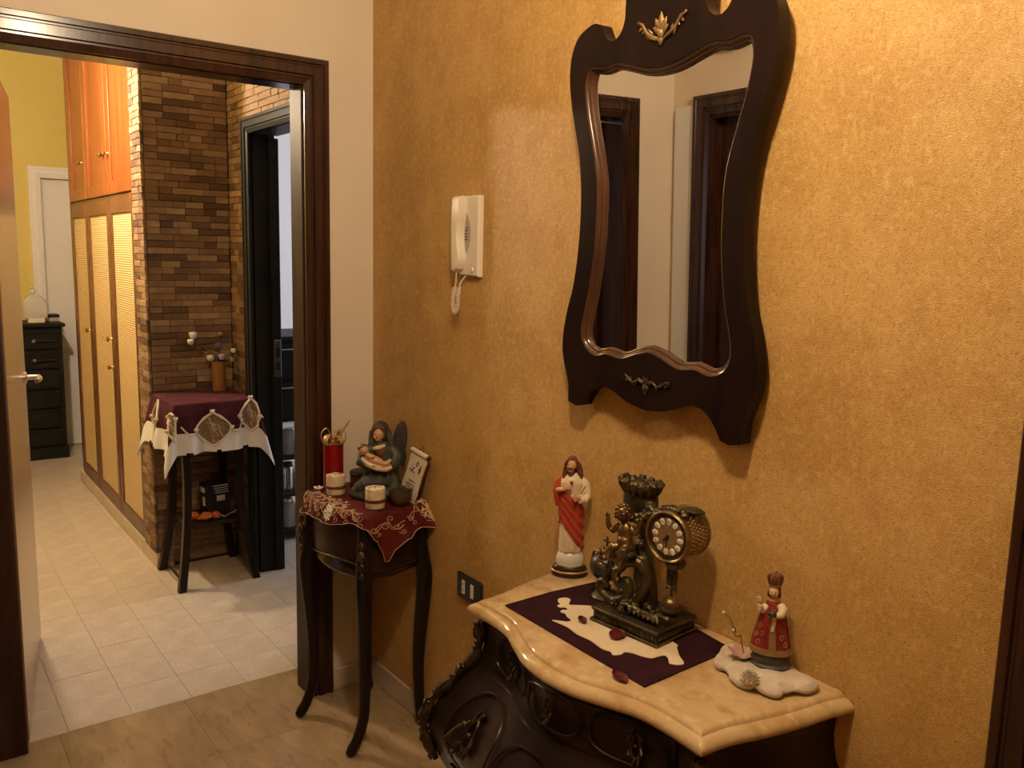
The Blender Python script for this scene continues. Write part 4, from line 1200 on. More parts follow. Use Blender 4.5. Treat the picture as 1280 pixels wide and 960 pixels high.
for i, p in enumerate(path):
    t = (path[min(i + 1, n - 1)] - path[max(i - 1, 0)]).normalized(); u = t.cross(Vector((0, 1, 0))).normalized(); v = t.cross(u)
    r = .0058 if 40 < i < n - 42 else .0006
    a = i * 1.35; hel.append(p + u * r * cos(a) + v * r * sin(a))
b.tube(hel, .0019, 5); b.build('coiled_cord', 'ivory', ic)
ou = thing('wall_outlet', 'black rectangular wall socket plate with pale modules behind the marble top', 'socket', (.66, 0, .575))
MB().box((-.068, -.011, -.041), (.068, -.0005, .041), .004).build('plate', 'black_plastic', ou, smooth=False)
m1 = MB().box((-.036, -.0135, -.022), (-.020, -.0105, .022), .001).build('module', 'ivory', ou, smooth=False)
b = MB()
for z in (-.010, .010): 
    MB().lathe([(0, .0142), (.0028, .0142), (.003, .0130)], (-.028, 0, z), 10, 'y').build('socket_hole', 'black_plastic', m1)
MB().box((.012, -.0135, -.022), (.028, -.0105, .022), .001).build('module', 'ivory', ou, smooth=False)
bb = thing('bell_box', 'small white bell box high on the cream wall reflected in the mirror', 'doorbell', (.33, -1.58, 2.44))
MB().box((-.09, .0005, -.04), (.09, .035, .04), .004).build('cover', 'white_paint', bb, smooth=False)
MB().box((-.05, .03, -.043), (.05, .0362, -.033), .001).build('grille', 'black_plastic', bb, smooth=False)

# ------------------------------------------------------------------ runner on the marble
rn = thing('table_runner', 'plum velvet runner with a cream cut-out centre lying on the marble top', 'runner', (1.475, -.17, .8005))
def rl(p): return (p[0] - 1.475, p[1] + .17)
rc_ = [rl(p) for p in ((1.250, -.303), (1.702, -.306), (1.690, -.040), (1.600, -.030), (1.258, -.030), (1.247, -.165))]
bm_ = MB()
def poly_slab(outline, z0, z1, name, mat, parent, wav=0.0):
    bm = bmesh.new()
    f = bm.faces.new([bm.verts.new((p[0], p[1], z0)) for p in outline])
    r = bmesh.ops.extrude_face_region(bm, geom=[f])
    for v in [g for g in r['geom'] if isinstance(g, bmesh.types.BMVert)]: v.co.z = z1
    bmesh.ops.triangulate(bm, faces=bm.faces[:])
    bmesh.ops.recalc_face_normals(bm, faces=bm.faces[:])
    me = bpy.data.meshes.new(name); bm.to_mesh(me); bm.free(); me.materials.append(MT[mat])
    o = bpy.data.objects.new(name, me); COL.objects.link(o); o.parent = parent; return o
poly_slab(rc_, .0, .0018, 'velvet', 'plum', rn)
for i in range(len(rc_)):
    pass
MB().tube([(p[0], p[1], .0018) for p in rc_], .0016, 6, loop=True).build('hem', 'plum', rn)
cream = [rl(p) for p in [(1.290, -.178), (1.292, -.160), (1.306, -.155), (1.318, -.166), (1.330, -.178), (1.345, -.160), (1.371, -.136), (1.44, -.12), (1.60, -.12), (1.622, -.132), (1.650, -.155), (1.680, -.173), (1.678, -.188), (1.664, -.198), (1.650, -.186), (1.635, -.180), (1.630, -.196), (1.628, -.212), (1.612, -.222), (1.589, -.229), (1.578, -.240), (1.582, -.252), (1.574, -.268), (1.56, -.262), (1.54, -.268), (1.50, -.262), (1.46, -.266), (1.42, -.260), (1.375, -.266), (1.386, -.254), (1.399, -.243), (1.398, -.230), (1.380, -.226), (1.362, -.218), (1.352, -.222), (1.344, -.212), (1.350, -.200), (1.336, -.196), (1.330, -.206), (1.318, -.204), (1.316, -.192), (1.305, -.190)]]
poly_slab([(p[0], p[1]) for p in cr([(x, y, 0) for x, y in cream], 3, True)], .0018, .0032, 'cut_out_centre', 'creamrobe', rn)
pt = thing('fabric_petal', 'dark red petal on the cream centre beside the clock base', 'petal', (1.516, -.200, .8038))
def petal(par, a, l, w_):
    def fn(u, v):
        x = (u * 2 - 1); y = v
        ww = w_ * sin(pi * min(1, .08 + .92 * y)) ** .7
        return Vector((x * ww, (y - .5) * l, .0015 + .006 * x * x + .003 * (y - .5) ** 2))
    o = MB().grid(fn, 6, 8).build('petal_blade', 'winered', par, rot=(0, 0, a), thick=.0012); return o
petal(pt, .5, .05, .018)
pt2 = thing('fabric_petal', 'dark red petal at the left of the cream centre near the round scroll', 'petal', (1.418, -.215, .8038)); petal(pt2, 1.2, .03, .010)
pt3 = thing('fabric_petal', 'dark red petal hanging out under the front edge of the runner', 'petal', (1.650, -.322, .8005)); petal(pt3, 1.4, .045, .013)
for q in (pt, pt2, pt3): q['group'] = 'red fabric petals around the clock'

# ------------------------------------------------------------------ mantel clock with cherub
ck = thing('mantel_clock', 'bronze mantel clock with a seated cherub, scrolls and round gilt drum dial', 'clock', (1.505, -.113, .8032), radians(6))
def bl(o): return o
b = MB()
for (hx, hy, z0, z1, c_) in ((.094, .073, 0, .008, .002), (.088, .067, .008, .026, .001), (.092, .071, .026, .034, .002)):
    b.box((-hx, -hy, z0), (hx, hy, z1), c_)
b.build('plinth', 'bronze', ck, smooth=False)
b = MB()
for i in range(26):
    x = -.080 + .160 * i / 25; b.tube([(x, -.0685, .011), (x + .0015, -.0700, .017), (x, -.0685, .023)], [.0016, .0024, .0016], 5)
for i in range(16):
    y = -.060 + .120 * i / 15
    for s in (-1, 1): b.tube([(s * .0895, y, .011), (s * .0908, y, .017), (s * .0895, y, .023)], [.0016, .0024, .0016], 5)
tag(b.build('plinth_frieze', 'bronze', ck), kind='stuff')
# trunk, leaves and rococo scrolls in one cast piece
b = MB()
tr = cr([(-.030, .030, .032), (-.026, .034, .09), (-.034, .036, .15), (-.030, .034, .20), (-.040, .034, .245)], 5)
b.tube(tr, [.024 - .0004 * i + .003 * sin(i * 1.7) for i in range(len(tr))], 10)
b.ell((-.050, .034, .268), (.047, .026, .046), 14, 9)
for k in range(13):
    a = 2 * pi * k / 13
    c_ = Vector((-.050 + .043 * cos(a), .032 + .024 * sin(a), .296))
    b.tube([c_ - Vector((.006 * cos(a), .004 * sin(a), .012)), c_, c_ + Vector((.010 * cos(a), .008 * sin(a), .016 + .004 * sin(k * 2.2))), c_ + Vector((.016 * cos(a), .013 * sin(a), .012))], [.008, .011, .010, .004], 7)
for k in range(7):
    b.ell((-.012 + .008 * sin(k * 2), .020, .262 - k * .006), (.013, .012, .010), 8, 6)
# big C scroll on the left, ends curling
n_keep = len(b.v)
cs = cr([(-.086, -.02, .112), (-.100, -.02, .094), (-.088, -.02, .078), (-.066, -.02, .088), (-.060, -.02, .064), (-.078, -.022, .044), (-.106, -.022, .036), (-.134, -.022, .046), (-.142, -.022, .062), (-.130, -.022, .070), (-.122, -.022, .058)], 5)
b.tube(cs, [.009 + .004 * sin(pi * i / len(cs)) for i in range(len(cs))], 9)
cs = cr([(-.070, -.02, .045), (-.052, -.02, .040), (-.035, -.01, .06), (-.028, .0, .10), (-.045, -.006, .130), (-.075, -.012, .128), (-.092, -.016, .112)], 5)
b.tube(cs, [.013] * len(cs), 9)
for k in range(16):
    b.ell((-.075 + k * .0085, -.025 + .020 * sin(k * 1.9), .040 + .010 * abs(sin(k * 1.3))), (.010, .010, .007), 8, 5)
for k in range(7):
    b.tube([(-.04 + .01 * k, -.03, .04), (-.035 + .012 * k, -.045, .048), (-.028 + .013 * k, -.056, .040)], [.006, .007, .002], 6)
b.v[n_keep:] = [(p[0] + .032, p[1], p[2] + .004 + .05 * max(0, p[2] - .03)) for p in b.v[n_keep:]]
b.box((-.05, .012, .03), (-.01, .05, .06))
b.tube([(-.01, .016, .035), (-.008, .012, .09), (-.016, .012, .14), (-.03, .014, .18)], [.030, .026, .022, .014], 10)
remesh(b, 'casting', 'bronze', ck, .0022, 3)
def rosette(par, c, r, name='rosette', mat='bronze'):
    b = MB()
    for k in range(6):
        a = 2 * pi * k / 6; b.ell((c[0] + r * .6 * cos(a), c[1] - r * .15, c[2] + r * .6 * sin(a)), (r * .42, r * .3, r * .42), 8, 6)
    b.ell((c[0], c[1] - r * .4, c[2]), r * .4, 8, 6); b.build(name, mat, par)
rosette(ck, (-.040, -.026, .075), .013); rosette(ck, (-.048, -.046, .047), .011); rosette(ck, (-.022, -.05, .042), .010)
# garland of flowers the cherub holds, and flowers at the left
b = MB()
for k in range(15):
    t = k / 14; b.ell((-.045 + .075 * t, -.004 - .004 * sin(k * 2.1), .232 + .026 * t + .006 * sin(k * 2.7)), (.0085, .008, .0075), 8, 6)
b.build('garland', 'bronze', ck)
b = MB()
for k in range(12):
    b.ell((-.118 + .016 * cos(k * 2.4) * (k / 12) ** .5 * 1.3, -.030 + .008 * sin(k * 1.7), .130 + .020 * sin(k * 2.4)), (.0085, .008, .0075), 8, 6)
b.build('flower_cluster', 'oldgold', ck, (.026, 0, .006))
# cherub: one continuous body
b = MB()
def limb(*pr): b.tube([p[:3] for p in pr], [p[3] for p in pr], 10)
CHY = -.022
b.ell((-.076, CHY, .195), (.019, .016, .024), 12, 8)              # chest
b.ell((-.074, CHY - .003, .176), (.0185, .0175, .019), 12, 8)     # belly
b.ell((-.070, CHY, .162), (.021, .018, .014), 12, 8)              # hips
limb((-.078, CHY, .212, .008), (-.079, CHY - .003, .226, .0075))
b.ell((-.081, CHY - .006, .238), (.0155, .0165, .0185), 14, 10)   # head
b.ell((-.083, CHY - .022, .236), (.0035, .0035, .003), 8, 6)      # nose
b.ell((-.089, CHY - .018, .232), (.005, .005, .005), 8, 6); b.ell((-.076, CHY - .018, .232), (.005, .005, .005), 8, 6)
# raised right arm (viewer's left)
limb((-.093, CHY, .207, .0085), (-.108, CHY - .004, .192, .0075), (-.116, CHY - .008, .200, .0068), (-.119, CHY - .010, .214, .0055), (-.117, CHY - .011, .222, .0055))
for dx, dz in ((-.005, .010), (-.001, .012), (.003, .011), (.006, .006), (-.007, .004)):
    limb((-.117, CHY - .011, .222, .003), (-.117 + dx, CHY - .013, .222 + dz, .0024))
# left arm to the garland
limb((-.060, CHY, .208, .0085), (-.044, CHY - .003, .203, .0075), (-.034, CHY - .006, .218, .0066), (-.030, CHY - .005, .232, .0055))
for dx, dz in ((-.004, .008), (0, .009), (.004, .008), (.006, .003)):
    limb((-.030, CHY - .005, .232, .003), (-.030 + dx, CHY - .009, .232 + dz, .0024))
# legs: one hanging, one bent
limb((-.066, CHY - .006, .165, .0115), (-.060, CHY - .022, .160, .0115), (-.062, CHY - .028, .145, .0095), (-.068, CHY - .024, .128, .0072), (-.072, CHY - .030, .121, .0062), (-.074, CHY - .040, .119, .005))
limb((-.080, CHY - .006, .163, .0115), (-.092, CHY - .020, .163, .0115), (-.100, CHY - .026, .150, .009), (-.104, CHY - .022, .137, .007), (-.112, CHY - .030, .134, .0055))
chb = remesh(b, 'cherub', 'oldgold', ck, .0015, 3, None, (.032, 0, .010))
b = MB()
for k in range(22):
    a = k * 2.4; e = acos_ = math.acos(1 - 1.15 * (k + .5) / 22)
    b.ell((-.081 + .0155 * sin(e) * cos(a), CHY - .004 + .0165 * sin(e) * sin(a), .239 + .0185 * cos(e)), .0046, 7, 5)
b.build('curls', 'oldgold', chb)
b = MB()
for s in (-1, 1):
    b.ell((-.082 + s * .0055, CHY - .0212, .2400), (.0022, .0012, .0014), 7, 5)
b.build('eyes', 'bronze', chb)
b = MB().ell((-.070, CHY - .006, .152), (.028, .024, .010), 12, 7)
b.build('drapery', 'bronze', chb)
# drum
DX, DZ, DR = .074, .228, .0565
YF, YB = -.030, .052
dr_ = MB().lathe([(0, YB * -1), (DR * .93, YB * -1), (DR * .97, -YB + .003), (DR * .97, -YB + .008), (DR * .92, -YB + .011), (DR * .92, -YF - .012), (DR, -YF - .009), (DR * 1.01, -YF - .004), (DR * .99, -YF + .001), (DR * .93, -YF + .004), (DR * .87, -YF + .001), (DR * .86, -YF - .004), (0, -YF - .004)], (DX, 0, DZ), 48, 'y').build('drum', 'oldgold', ck)
b = MB()
for i in range(40):
    a = 2 * pi * i / 40
    for j in range(6):
        y = YF + .020 + j * .0090
        p = Vector((DX + DR * .922 * cos(a + .08 * (j % 2)), y, DZ + DR * .922 * sin(a + .08 * (j % 2))))
        b.ell(p, (.0022, .0034, .0022), 6, 4, Matrix.Rotation(.5 * (-1) ** j, 3, 'Z'))
tag(b.build('drum_relief', 'dial', drum_ if False else dr_), kind='stuff')
yd = YF + .0035
b = MB().lathe([(0, -yd), (DR * .84, -yd), (DR * .845, -yd - .0005)], (DX, 0, DZ), 40, 'y'); b.build('dial_rim', 'bronze', dr_)
dl = MB().lathe([(0, -yd + .0012), (DR * .70, -yd + .0012), (DR * .71, -yd)], (DX, 0, DZ), 40, 'y').build('dial', 'dial', dr_)
nums = ['XII', 'I', 'II', 'III', 'IIII', 'V', 'VI', 'VII', 'VIII', 'IX', 'X', 'XI']
for k in range(12):
    a = radians(90 - 30 * k - 4); R_ = DR * .575
    c = Vector((DX + R_ * cos(a), yd - .0014, DZ + R_ * sin(a))); rad = Vector((cos(a), 0, sin(a))); tan = Vector((sin(a), 0, -cos(a)))
    b = MB(); n = 14
    front = [c + rad * .0075 * cos(2 * pi * i / n) + tan * .0056 * sin(2 * pi * i / n) for i in range(n)]
    b.loft([[p + Vector((0, .0012, 0)) for p in front], [p + Vector((0, -.0008, 0)) for p in front], [c + (p - c) * .8 + Vector((0, -.0014, 0)) for p in front]])
    cart = b.build('cartouche', 'enamel', dr_)
    b = MB(); text_mesh(b, nums[k], .0072 if len(nums[k]) < 4 else .0058, c + Vector((0, -.0016, 0)), tan, rad, .0)
    b.build('numeral', 'ink', dr_, smooth=False)
b = MB()
def hand(ang, l, w_):
    a = radians(ang); d = Vector((cos(a), 0, sin(a))); t = Vector((sin(a), 0, -cos(a))); o = Vector((DX, yd - .0035, DZ))
    pts = [o - d * .004 + t * w_, o + d * l * .5 + t * w_ * 1.5, o + d * l, o + d * l * .5 - t * w_ * 1.5, o - d * .004 - t * w_]
    return MB().loft([pts, [p + Vector((0, -.0008, 0)) for p in pts]])
hand(225, .017, .0012).build('hour_hand', 'black_plastic', dr_, smooth=False)
hand(268, .026, .0010).build('minute_hand', 'black_plastic', dr_, smooth=False)
MB().lathe([(0, .0055), (.0038, .005), (.0042, 0)], (DX, yd, DZ), 12, 'y').build('hand_boss', 'black_plastic', dr_)
# leaf crest on the drum and bracket below
b = MB()
for k in range(9):
    t = k / 8; a = radians(130 - 70 * t)
    b.ell((DX + DR * 1.02 * cos(a), -.012 + .004 * sin(k * 2), DZ + DR * 1.02 * sin(a)), (.010, .009, .0065), 8, 6)
b.build('leaf_crest', 'bronze', dr_)
b = MB().ell((DX + .026, .020, DZ + DR * .93), (.030, .018, .0075), 12, 7).build('drum_finial', 'bronze', dr_)
b = MB().lathe([(.004, -.004), (.020, 0), (.024, .010), (.018, .018), (.006, .02)], (DX, .004, DZ - DR - .016), 14); b.build('drum_bracket', 'bronze', dr_)
b = MB().tube(cr([(-.03, .034, .19), (0, .036, .20), (.022, .034, .215)], 4), .013, 8); b.build('drum_support', 'bronze', ck)
# pendulum: ornament, rod and ball
pd = MB().tube([(DX, -.004, DZ - DR - .014), (DX, -.004, .085)], .0028, 8).build('pendulum', 'bronze', ck)
b = MB()
for k in range(6):
    z = .150 - k * .008
    for s in (-1, 1): b.tube([(DX, -.004, z), (DX + s * .010, -.006, z + .003), (DX + s * .013, -.005, z - .006)], [.003, .0045, .002], 6)
b.ell((DX, -.004, .152), (.009, .008, .007), 8, 6)
b.build('pendulum_leaves', 'bronze', pd)
MB().ell((DX, -.006, .072), .0195, 18, 12).build('pendulum_ball', 'oldgold', pd)
b = MB().lathe([(.018, .060), (.0235, .066), (.0235, .072), (.018, .074)], (DX, -.006, -.004), 20); b.build('pendulum_ring', 'bronze', pd)
b = MB()
for k in range(8):
    a = 2 * pi * k / 8; b.ell((DX + .013 * cos(a), -.006 + .013 * sin(a), .055), (.006, .006, .008), 7, 5)
b.build('pendulum_leaf_cup', 'bronze', pd)

# ------------------------------------------------------------------ small dark globe with cross behind the clock
gs = thing('globe_stand', 'small dark globe topped by a cross on a curved stand behind the cherub clock', 'globe', (1.345, -.075, .8023))
b = MB().lathe([(0, 0), (.034, 0), (.036, .006), (.030, .012), (.020, .016), (.010, .022), (0, .023)], seg=24)
b.build('base', 'globe', gs)
MB().ell((-.005, .0, .078), (.040, .040, .036), 24, 16).build('sphere', 'globe', gs)
arc = [(-.005 + .050 * cos(radians(a)), 0, .078 + .046 * sin(radians(a))) for a in range(150, 300, 10)]
MB().tube(arc + [(0, 0, .012)], .0028, 7).build('arm', 'black_plastic', gs)
b = MB().tube([(-.005, 0, .110), (-.005, 0, .150)], .0026, 7).tube([(-.016, 0, .138), (.006, 0, .138)], .0026, 7)
b.build('cross_finial', 'bronze', gs)
# ------------------------------------------------------------------ robed saint with a red drape
js = thing('saint_statue', 'painted statue of a bearded long-haired man in a cream robe with a red drape', 'statue', (1.174, -.046, .8005), radians(48))
b = MB().lathe([(0, 0), (.046, 0), (.047, .004), (.044, .010), (.045, .016), (.041, .024), (.036, .028), (0, .028)], seg=32, sy=.74)
b.build('base', 'darkwood', js)
b = MB().lathe([(.0450, .0105), (.0470, .013), (.0450, .0155)], seg=32, sy=.74, cap=False); b.build('base_gilding', 'gold_trim', js)
b = MB().lathe([(0, .026), (.034, .026), (.0365, .036), (.035, .050), (.029, .060), (.018, .066), (0, .067)], seg=28, sy=.80)
b.build('cloud', 'paleblue', js)
RR = [(.058, .0285), (.075, .0290), (.10, .0285), (.14, .0280), (.18, .0285), (.21, .0305), (.235, .0325), (.248, .0315), (.258, .024), (.266, .013)]
def jr(z): return lerp_tab(RR, z)
b = MB(); rings = []
for k in range(30):
    z = .058 + (.266 - .058) * k / 29; r = jr(z)
    ring = []
    for i in range(48):
        a = 2 * pi * i / 48; fold = (.0022 * sin(a * 9 + .5) + .0014 * sin(a * 17)) * max(0, 1 - (z - .058) / .13)
        ring.append(((r + fold) * cos(a), (r + fold) * .80 * sin(a), z))
    rings.append(ring)
b.loft(rings)
# wide sleeve of the left arm (viewer's right) held across
b.tube([(.021, -.002, .250), (.032, -.004, .240), (.037, -.008, .224), (.037, -.014, .210), (.030, -.025, .203), (.020, -.031, .206)], [.010, .0115, .0115, .0118, .0122, .0108], 12)
b.tube([(.030, -.022, .203), (.033, -.018, .190), (.034, -.012, .178)], [.010, .007, .003], 8)
for k in range(4): b.tube([(.026 + .004 * k, -.012 + .003 * k, .246 - .010 * k), (.030 + .004 * k, -.020 + .002 * k, .238 - .010 * k), (.022 + .003 * k, -.028, .226 - .008 * k)], [.002, .003, .002], 6)
body = remesh(b, 'robe', 'creamrobe', js, .0016, 2)
# drape
def upf(a):   # a: degrees from front (-y), negative = viewer's left
    return lerp_tab([(-150, .250), (-95, .245), (-60, .232), (-30, .222), (0, .207), (40, .192), (75, .182), (95, .178)], a)
def lof(a):
    return lerp_tab([(-150, .12), (-95, .135), (-60, .142), (-35, .135), (0, .108), (30, .088), (60, .074), (95, .068)], a)
b = MB()
def fn(u, v):
    a = -150 + 245 * u; z0, z1 = lof(a), upf(a); z = z0 + (z1 - z0) * v
    r = jr(z) + .0040 + .0020 * sin(v * 26 + u * 7) * (.4 + .6 * u) + .0012 * sin(u * 40 - v * 6)
    t = radians(a - 90)
    return Vector((r * cos(t), r * .82 * sin(t), z))
b.grid(fn, 60, 34)
b.build('red_drape', 'redrobe', js, thick=.002, angle=70)
# shoulder of the mantle (viewer's left) in darker red
b = MB().tube([(-.018, .006, .254), (-.032, .002, .240), (-.037, -.002, .215), (-.036, -.002, .18)], [.011, .0135, .012, .006], 12)
b.build('mantle_sleeve', 'redrobe', js)
# head, one piece with neck
b = MB()
b.tube([(-.001, 0, .252), (-.002, -.002, .270)], [.010, .009], 10)
b.ell((-.003, -.006, .288), (.0128, .0145, .0175), 16, 12)
b.ell((-.006, -.0205, .2855), (.0022, .0032, .0036), 8, 6)
b.tube([(-.0055, -.019, .292), (-.006, -.0208, .2865)], [.0018, .0024], 8)
b.ell((-.011, -.0155, .2845), (.0042, .004, .004), 8, 6); b.ell((.001, -.0165, .2845), (.0042, .004, .004), 8, 6)
hd = remesh(b, 'head', 'skin', js, .0011, 2)
b = MB()
for s, x in ((-1, -.0105), (1, -.0005)):
    b.ell((x, -.0190, .2900), (.0021, .0010, .0010), 8, 5)
b.build('eyes', 'hair', hd)
MB().ell((-.0058, -.0198, .2795), (.0028, .0012, .0008), 8, 5).build('mouth', 'redrobe', hd)
b = MB()
b.ell((-.001, .001, .293), (.0150, .0150, .0165), 14, 9)
b.ell((-.002, -.004, .303), (.0120, .0125, .0085), 12, 7)
for s in (-1, 1):
    b.tube([(s * .010 - .002, -.012, .302), (s * .0155 - .002, -.009, .290), (s * .0165 - .002, -.005, .275), (s * .020, -.006, .262), (s * .021, -.010, .250)], [.004, .0055, .006, .0068, .004], 8)
    b.tube([(s * .012, .006, .290), (s * .018, .004, .270), (s * .022, .002, .255)], [.007, .008, .005], 8)
b.tube([(0, .012, .295), (0, .014, .265), (0, .013, .245)], [.010, .013, .008], 8)
hr_ = remesh(b, 'hair', 'hair', js, .0013, 2)
b = MB()
b.tube([(-.013, -.010, .281), (-.011, -.016, .2745), (-.0055, -.0185, .2710), (.001, -.016, .2745), (.004, -.011, .281)], [.0028, .0042, .0050, .0042, .0028], 8)
b.ell((-.0055, -.0178, .268), (.0062, .0046, .0060), 10, 7)
b.tube([(-.0105, -.0190, .2805), (-.0058, -.0208, .2818), (-.001, -.0192, .2805)], [.0010, .0015, .0010], 6)
b.build('beard', 'hair', js)
# hands: right hand raised to the chest, left hand before the sleeve
def hand_mb(b, c, d, up, s):
    """palm with five bent fingers; c wrist, d finger direction, up back-of-hand normal"""
    c, d, up = Vector(c), Vector(d).normalized(), Vector(up).normalized(); sd = d.cross(up).normalized(); up = sd.cross(d)
    b.tube([c - d * .004 * s, c, c + d * .006 * s, c + d * .0105 * s], [.0036 * s, .0038 * s, .0050 * s, .0046 * s], 8, flat=(1.0, .62, sd))
    for k, (o, l) in enumerate(((-.0040, .0085), (-.0014, .0100), (.0012, .0096), (.0038, .0078))):
        p = c + d * .0095 * s + sd * o * s
        b.tube([p, p + d * l * .55 * s, p + d * l * .95 * s - up * .0022 * s], [.0016 * s, .0015 * s, .0011 * s], 6)
    p = c + d * .003 * s - sd * .0042 * s
    b.tube([p, p - sd * .0045 * s + d * .004 * s, p - sd * .0050 * s + d * .0085 * s], [.0019 * s, .0017 * s, .0012 * s], 6)
b = MB()
b.tube([(-.036, -.006, .222), (-.030, -.020, .226), (-.022, -.031, .230)], [.0075, .0066, .0050], 10)
hand_mb(b, (-.022, -.031, .230), (.8, -.25, .45), (-.2, -1, .2), 1.25)
remesh(b, 'right_hand', 'skin', js, .0009, 1)
b = MB(); hand_mb(b, (.020, -.034, .210), (-.85, -.25, .30), (.1, -1, .1), 1.2)
remesh(b, 'left_hand', 'skin', js, .0009, 1)
MB().ell((-.002, -.0285, .247), (.0048, .003, .0058), 10, 7).build('heart', 'redrobe', js)
b = MB()
for k in range(10):
    a = radians(-160 + k * 18 - 90 + 80); pass
b.tube([(.029 * cos(radians(a)), .024 * sin(radians(a)), .066 + .002 * sin(a * .12)) for a in range(180, 361, 10)], .0011, 6)
b.build('hem_gilding', 'gold_trim', js)

# ------------------------------------------------------------------ cotton wool with crowned child statue
cw = thing('cotton_wool', 'fluffy pad of cotton wool under the small crowned statue at the marble edge', 'cotton', (1.795, -.085, .8005))
b = MB()
for (x, y, z, rx, ry, rz) in ((1.745, -.090, .010, .045, .042, .013), (1.79, -.110, .011, .050, .040, .014), (1.835, -.100, .012, .048, .038, .015), (1.87, -.062, .011, .034, .036, .014), (1.81, -.060, .009, .06, .045, .011), (1.735, -.115, .010, .024, .024, .012), (1.80, -.145, .009, .030, .018, .011), (1.85, -.128, .010, .030, .022, .012), (1.715, -.075, .016, .018, .026, .014)):
    b.ell((x - 1.795, y + .085, z), (rx, ry, rz), 16, 9)
for i, v in enumerate(b.v):
    q = noise.noise(Vector((v[0] * 38, v[1] * 38, v[2] * 38))); b.v[i] = (v[0] + .004 * q, v[1] + .004 * noise.noise(Vector((v[1] * 40, 3, v[0] * 30))), max(.0, v[2] + .005 * q))
o = remesh(b, 'wool_pad', 'cotton_wool', cw, .0028, 4); bpy.context.view_layer.update()
kg = thing('crowned_child_statue', 'small statue of a crowned child in a red robe with gold trim on cotton wool', 'statue', (1.800, -.062, .8195), radians(35))
b = MB().lathe([(0, 0), (.040, 0), (.041, .006), (.036, .010), (.037, .016), (.033, .022), (.034, .028), (.030, .034), (0, .034)], seg=28, sy=.75)
b.build('base', 'greybase', kg)
RK = [(.028, .037), (.036, .0385), (.05, .036), (.075, .0305), (.10, .0245), (.118, .0195), (.128, .0155), (.136, .009)]
def kr(z): return lerp_tab(RK, z)
b = MB(); rings = []
for k in range(26):
    z = .028 + .108 * k / 25; r = kr(z); ring = []
    for i in range(48):
        a = 2 * pi * i / 48; f = (.0016 * sin(a * 8) + .0010 * sin(a * 15 + 1)) * (1 - k / 25)
        ring.append(((r + f) * cos(a), (r + f) * .66 * sin(a), z))
    rings.append(ring)
b.loft(rings)
rb = remesh(b, 'robe', 'darkred', kg, .0016, 1)
def kp(adeg, z, d=.0012):
    t = radians(adeg - 90); r = kr(z) + d; return Vector((r * cos(t), r * .68 * sin(t), z))
b = MB()
b.grid(lambda u, v: kp(-170 + 340 * u, .029 + .013 * v, .0022), 60, 3)
b.grid(lambda u, v: kp(-9 + 20 * u + 4 * (1 - v), .040 + .080 * v, .0020), 6, 20)
for s in (-1, 1):
    b.grid(lambda u, v: kp(s * (78 + 30 * u) , .040 + .075 * v, .0020), 6, 16)
b.build('gold_trim', 'dial', rb, thick=.0014)
b = MB()
for (a0, z0) in ((-40, .052), (-55, .066), (-32, .07), (45, .052), (34, .066), (-45, .082)):
    b.tube([kp(a0 + 9 * cos(q * .9) * (1 - q / 12), z0 + .007 * sin(q * .9) * (1 - q / 12), .0026) for q in range(9)], .0009, 5)
tag(b.build('gold_scrolls', 'gold_trim', rb), kind='stuff')
b = MB()
b.tube([(-.012, -.004, .122), (-.020, -.010, .114), (-.024, -.016, .120), (-.024, -.018, .128)], [.007, .0075, .0066, .0052], 10)
b.tube([(.012, -.004, .124), (.019, -.010, .114), (.014, -.019, .108), (.006, -.022, .110)], [.0075, .0085, .0075, .0055], 10)
b.build('white_sleeves', 'white_cloth', kg) if False else None
sl = MB(); sl.tube([(-.012, -.004, .122), (-.020, -.010, .114), (-.024, -.016, .120), (-.024, -.018, .128)], [.007, .0075, .0066, .0052], 10); sl.build('sleeve', 'creamrobe', kg)
sl = MB(); sl.tube([(.012, -.004, .126), (.018, -.010, .120), (.015, -.018, .112), (.007, -.021, .110)], [.0085, .0095, .0080, .0055], 10); sl.build('sleeve', 'creamrobe', kg)
b = MB(); hand_mb(b, (-.024, -.018, .130), (-.25, -.3, 1), (0, -1, -.2), .85); remesh(b, 'right_hand', 'skin_pale', kg, .0009, 1)
b = MB(); hand_mb(b, (.006, -.022, .110), (-.9, -.3, .1), (0, -.4, 1), .8); remesh(b, 'left_hand', 'skin_pale', kg, .0009, 1)
MB().ell((-.001, -.0235, .113), .0085, 14, 9).build('orb', 'globe', kg)
b = MB().tube([kp(10 - 8 * t, .106 - .028 * t, .003) for t in (0, .5, 1)], [.003, .0042, .003], 7); b.build('sash_end', 'creamrobe', kg)
b = MB(); b.lathe([(.0105, .130), (.0120, .134), (.009, .139)], seg=18, sy=.8); b.build('collar', 'gold_trim', kg)
b = MB(); b.tube([(0, 0, .130), (0, -.001, .142)], [.006, .0055], 8); b.ell((-.001, -.003, .152), (.0098, .0108, .0122), 14, 10); b.ell((-.002, -.0138, .1505), (.0016, .0018, .0022), 7, 5)
b.ell((-.006, -.0098, .1485), (.0036, .003, .003), 7, 5); b.ell((.0032, -.0104, .1485), (.0036, .003, .003), 7, 5)
kh = remesh(b, 'head', 'skin_pale', kg, .0009, 2)
b = MB(); b.ell((-.0045, -.0128, .1535), (.0014, .0007, .0008), 7, 5); b.ell((.0016, -.0132, .1535), (.0014, .0007, .0008), 7, 5); b.build('eyes', 'hair', kh)
MB().ell((-.0018, -.0138, .1462), (.0018, .0007, .0006), 7, 5).build('mouth', 'redrobe', kh)
b = MB(); b.ell((.0005, .002, .156), (.0112, .0108, .0112), 12, 8)
for s in (-1, 1):
    for k in range(3): b.ell((s * .0100, -.003 + .003 * k, .150 - .004 * k), (.0032, .0036, .0042), 8, 6)
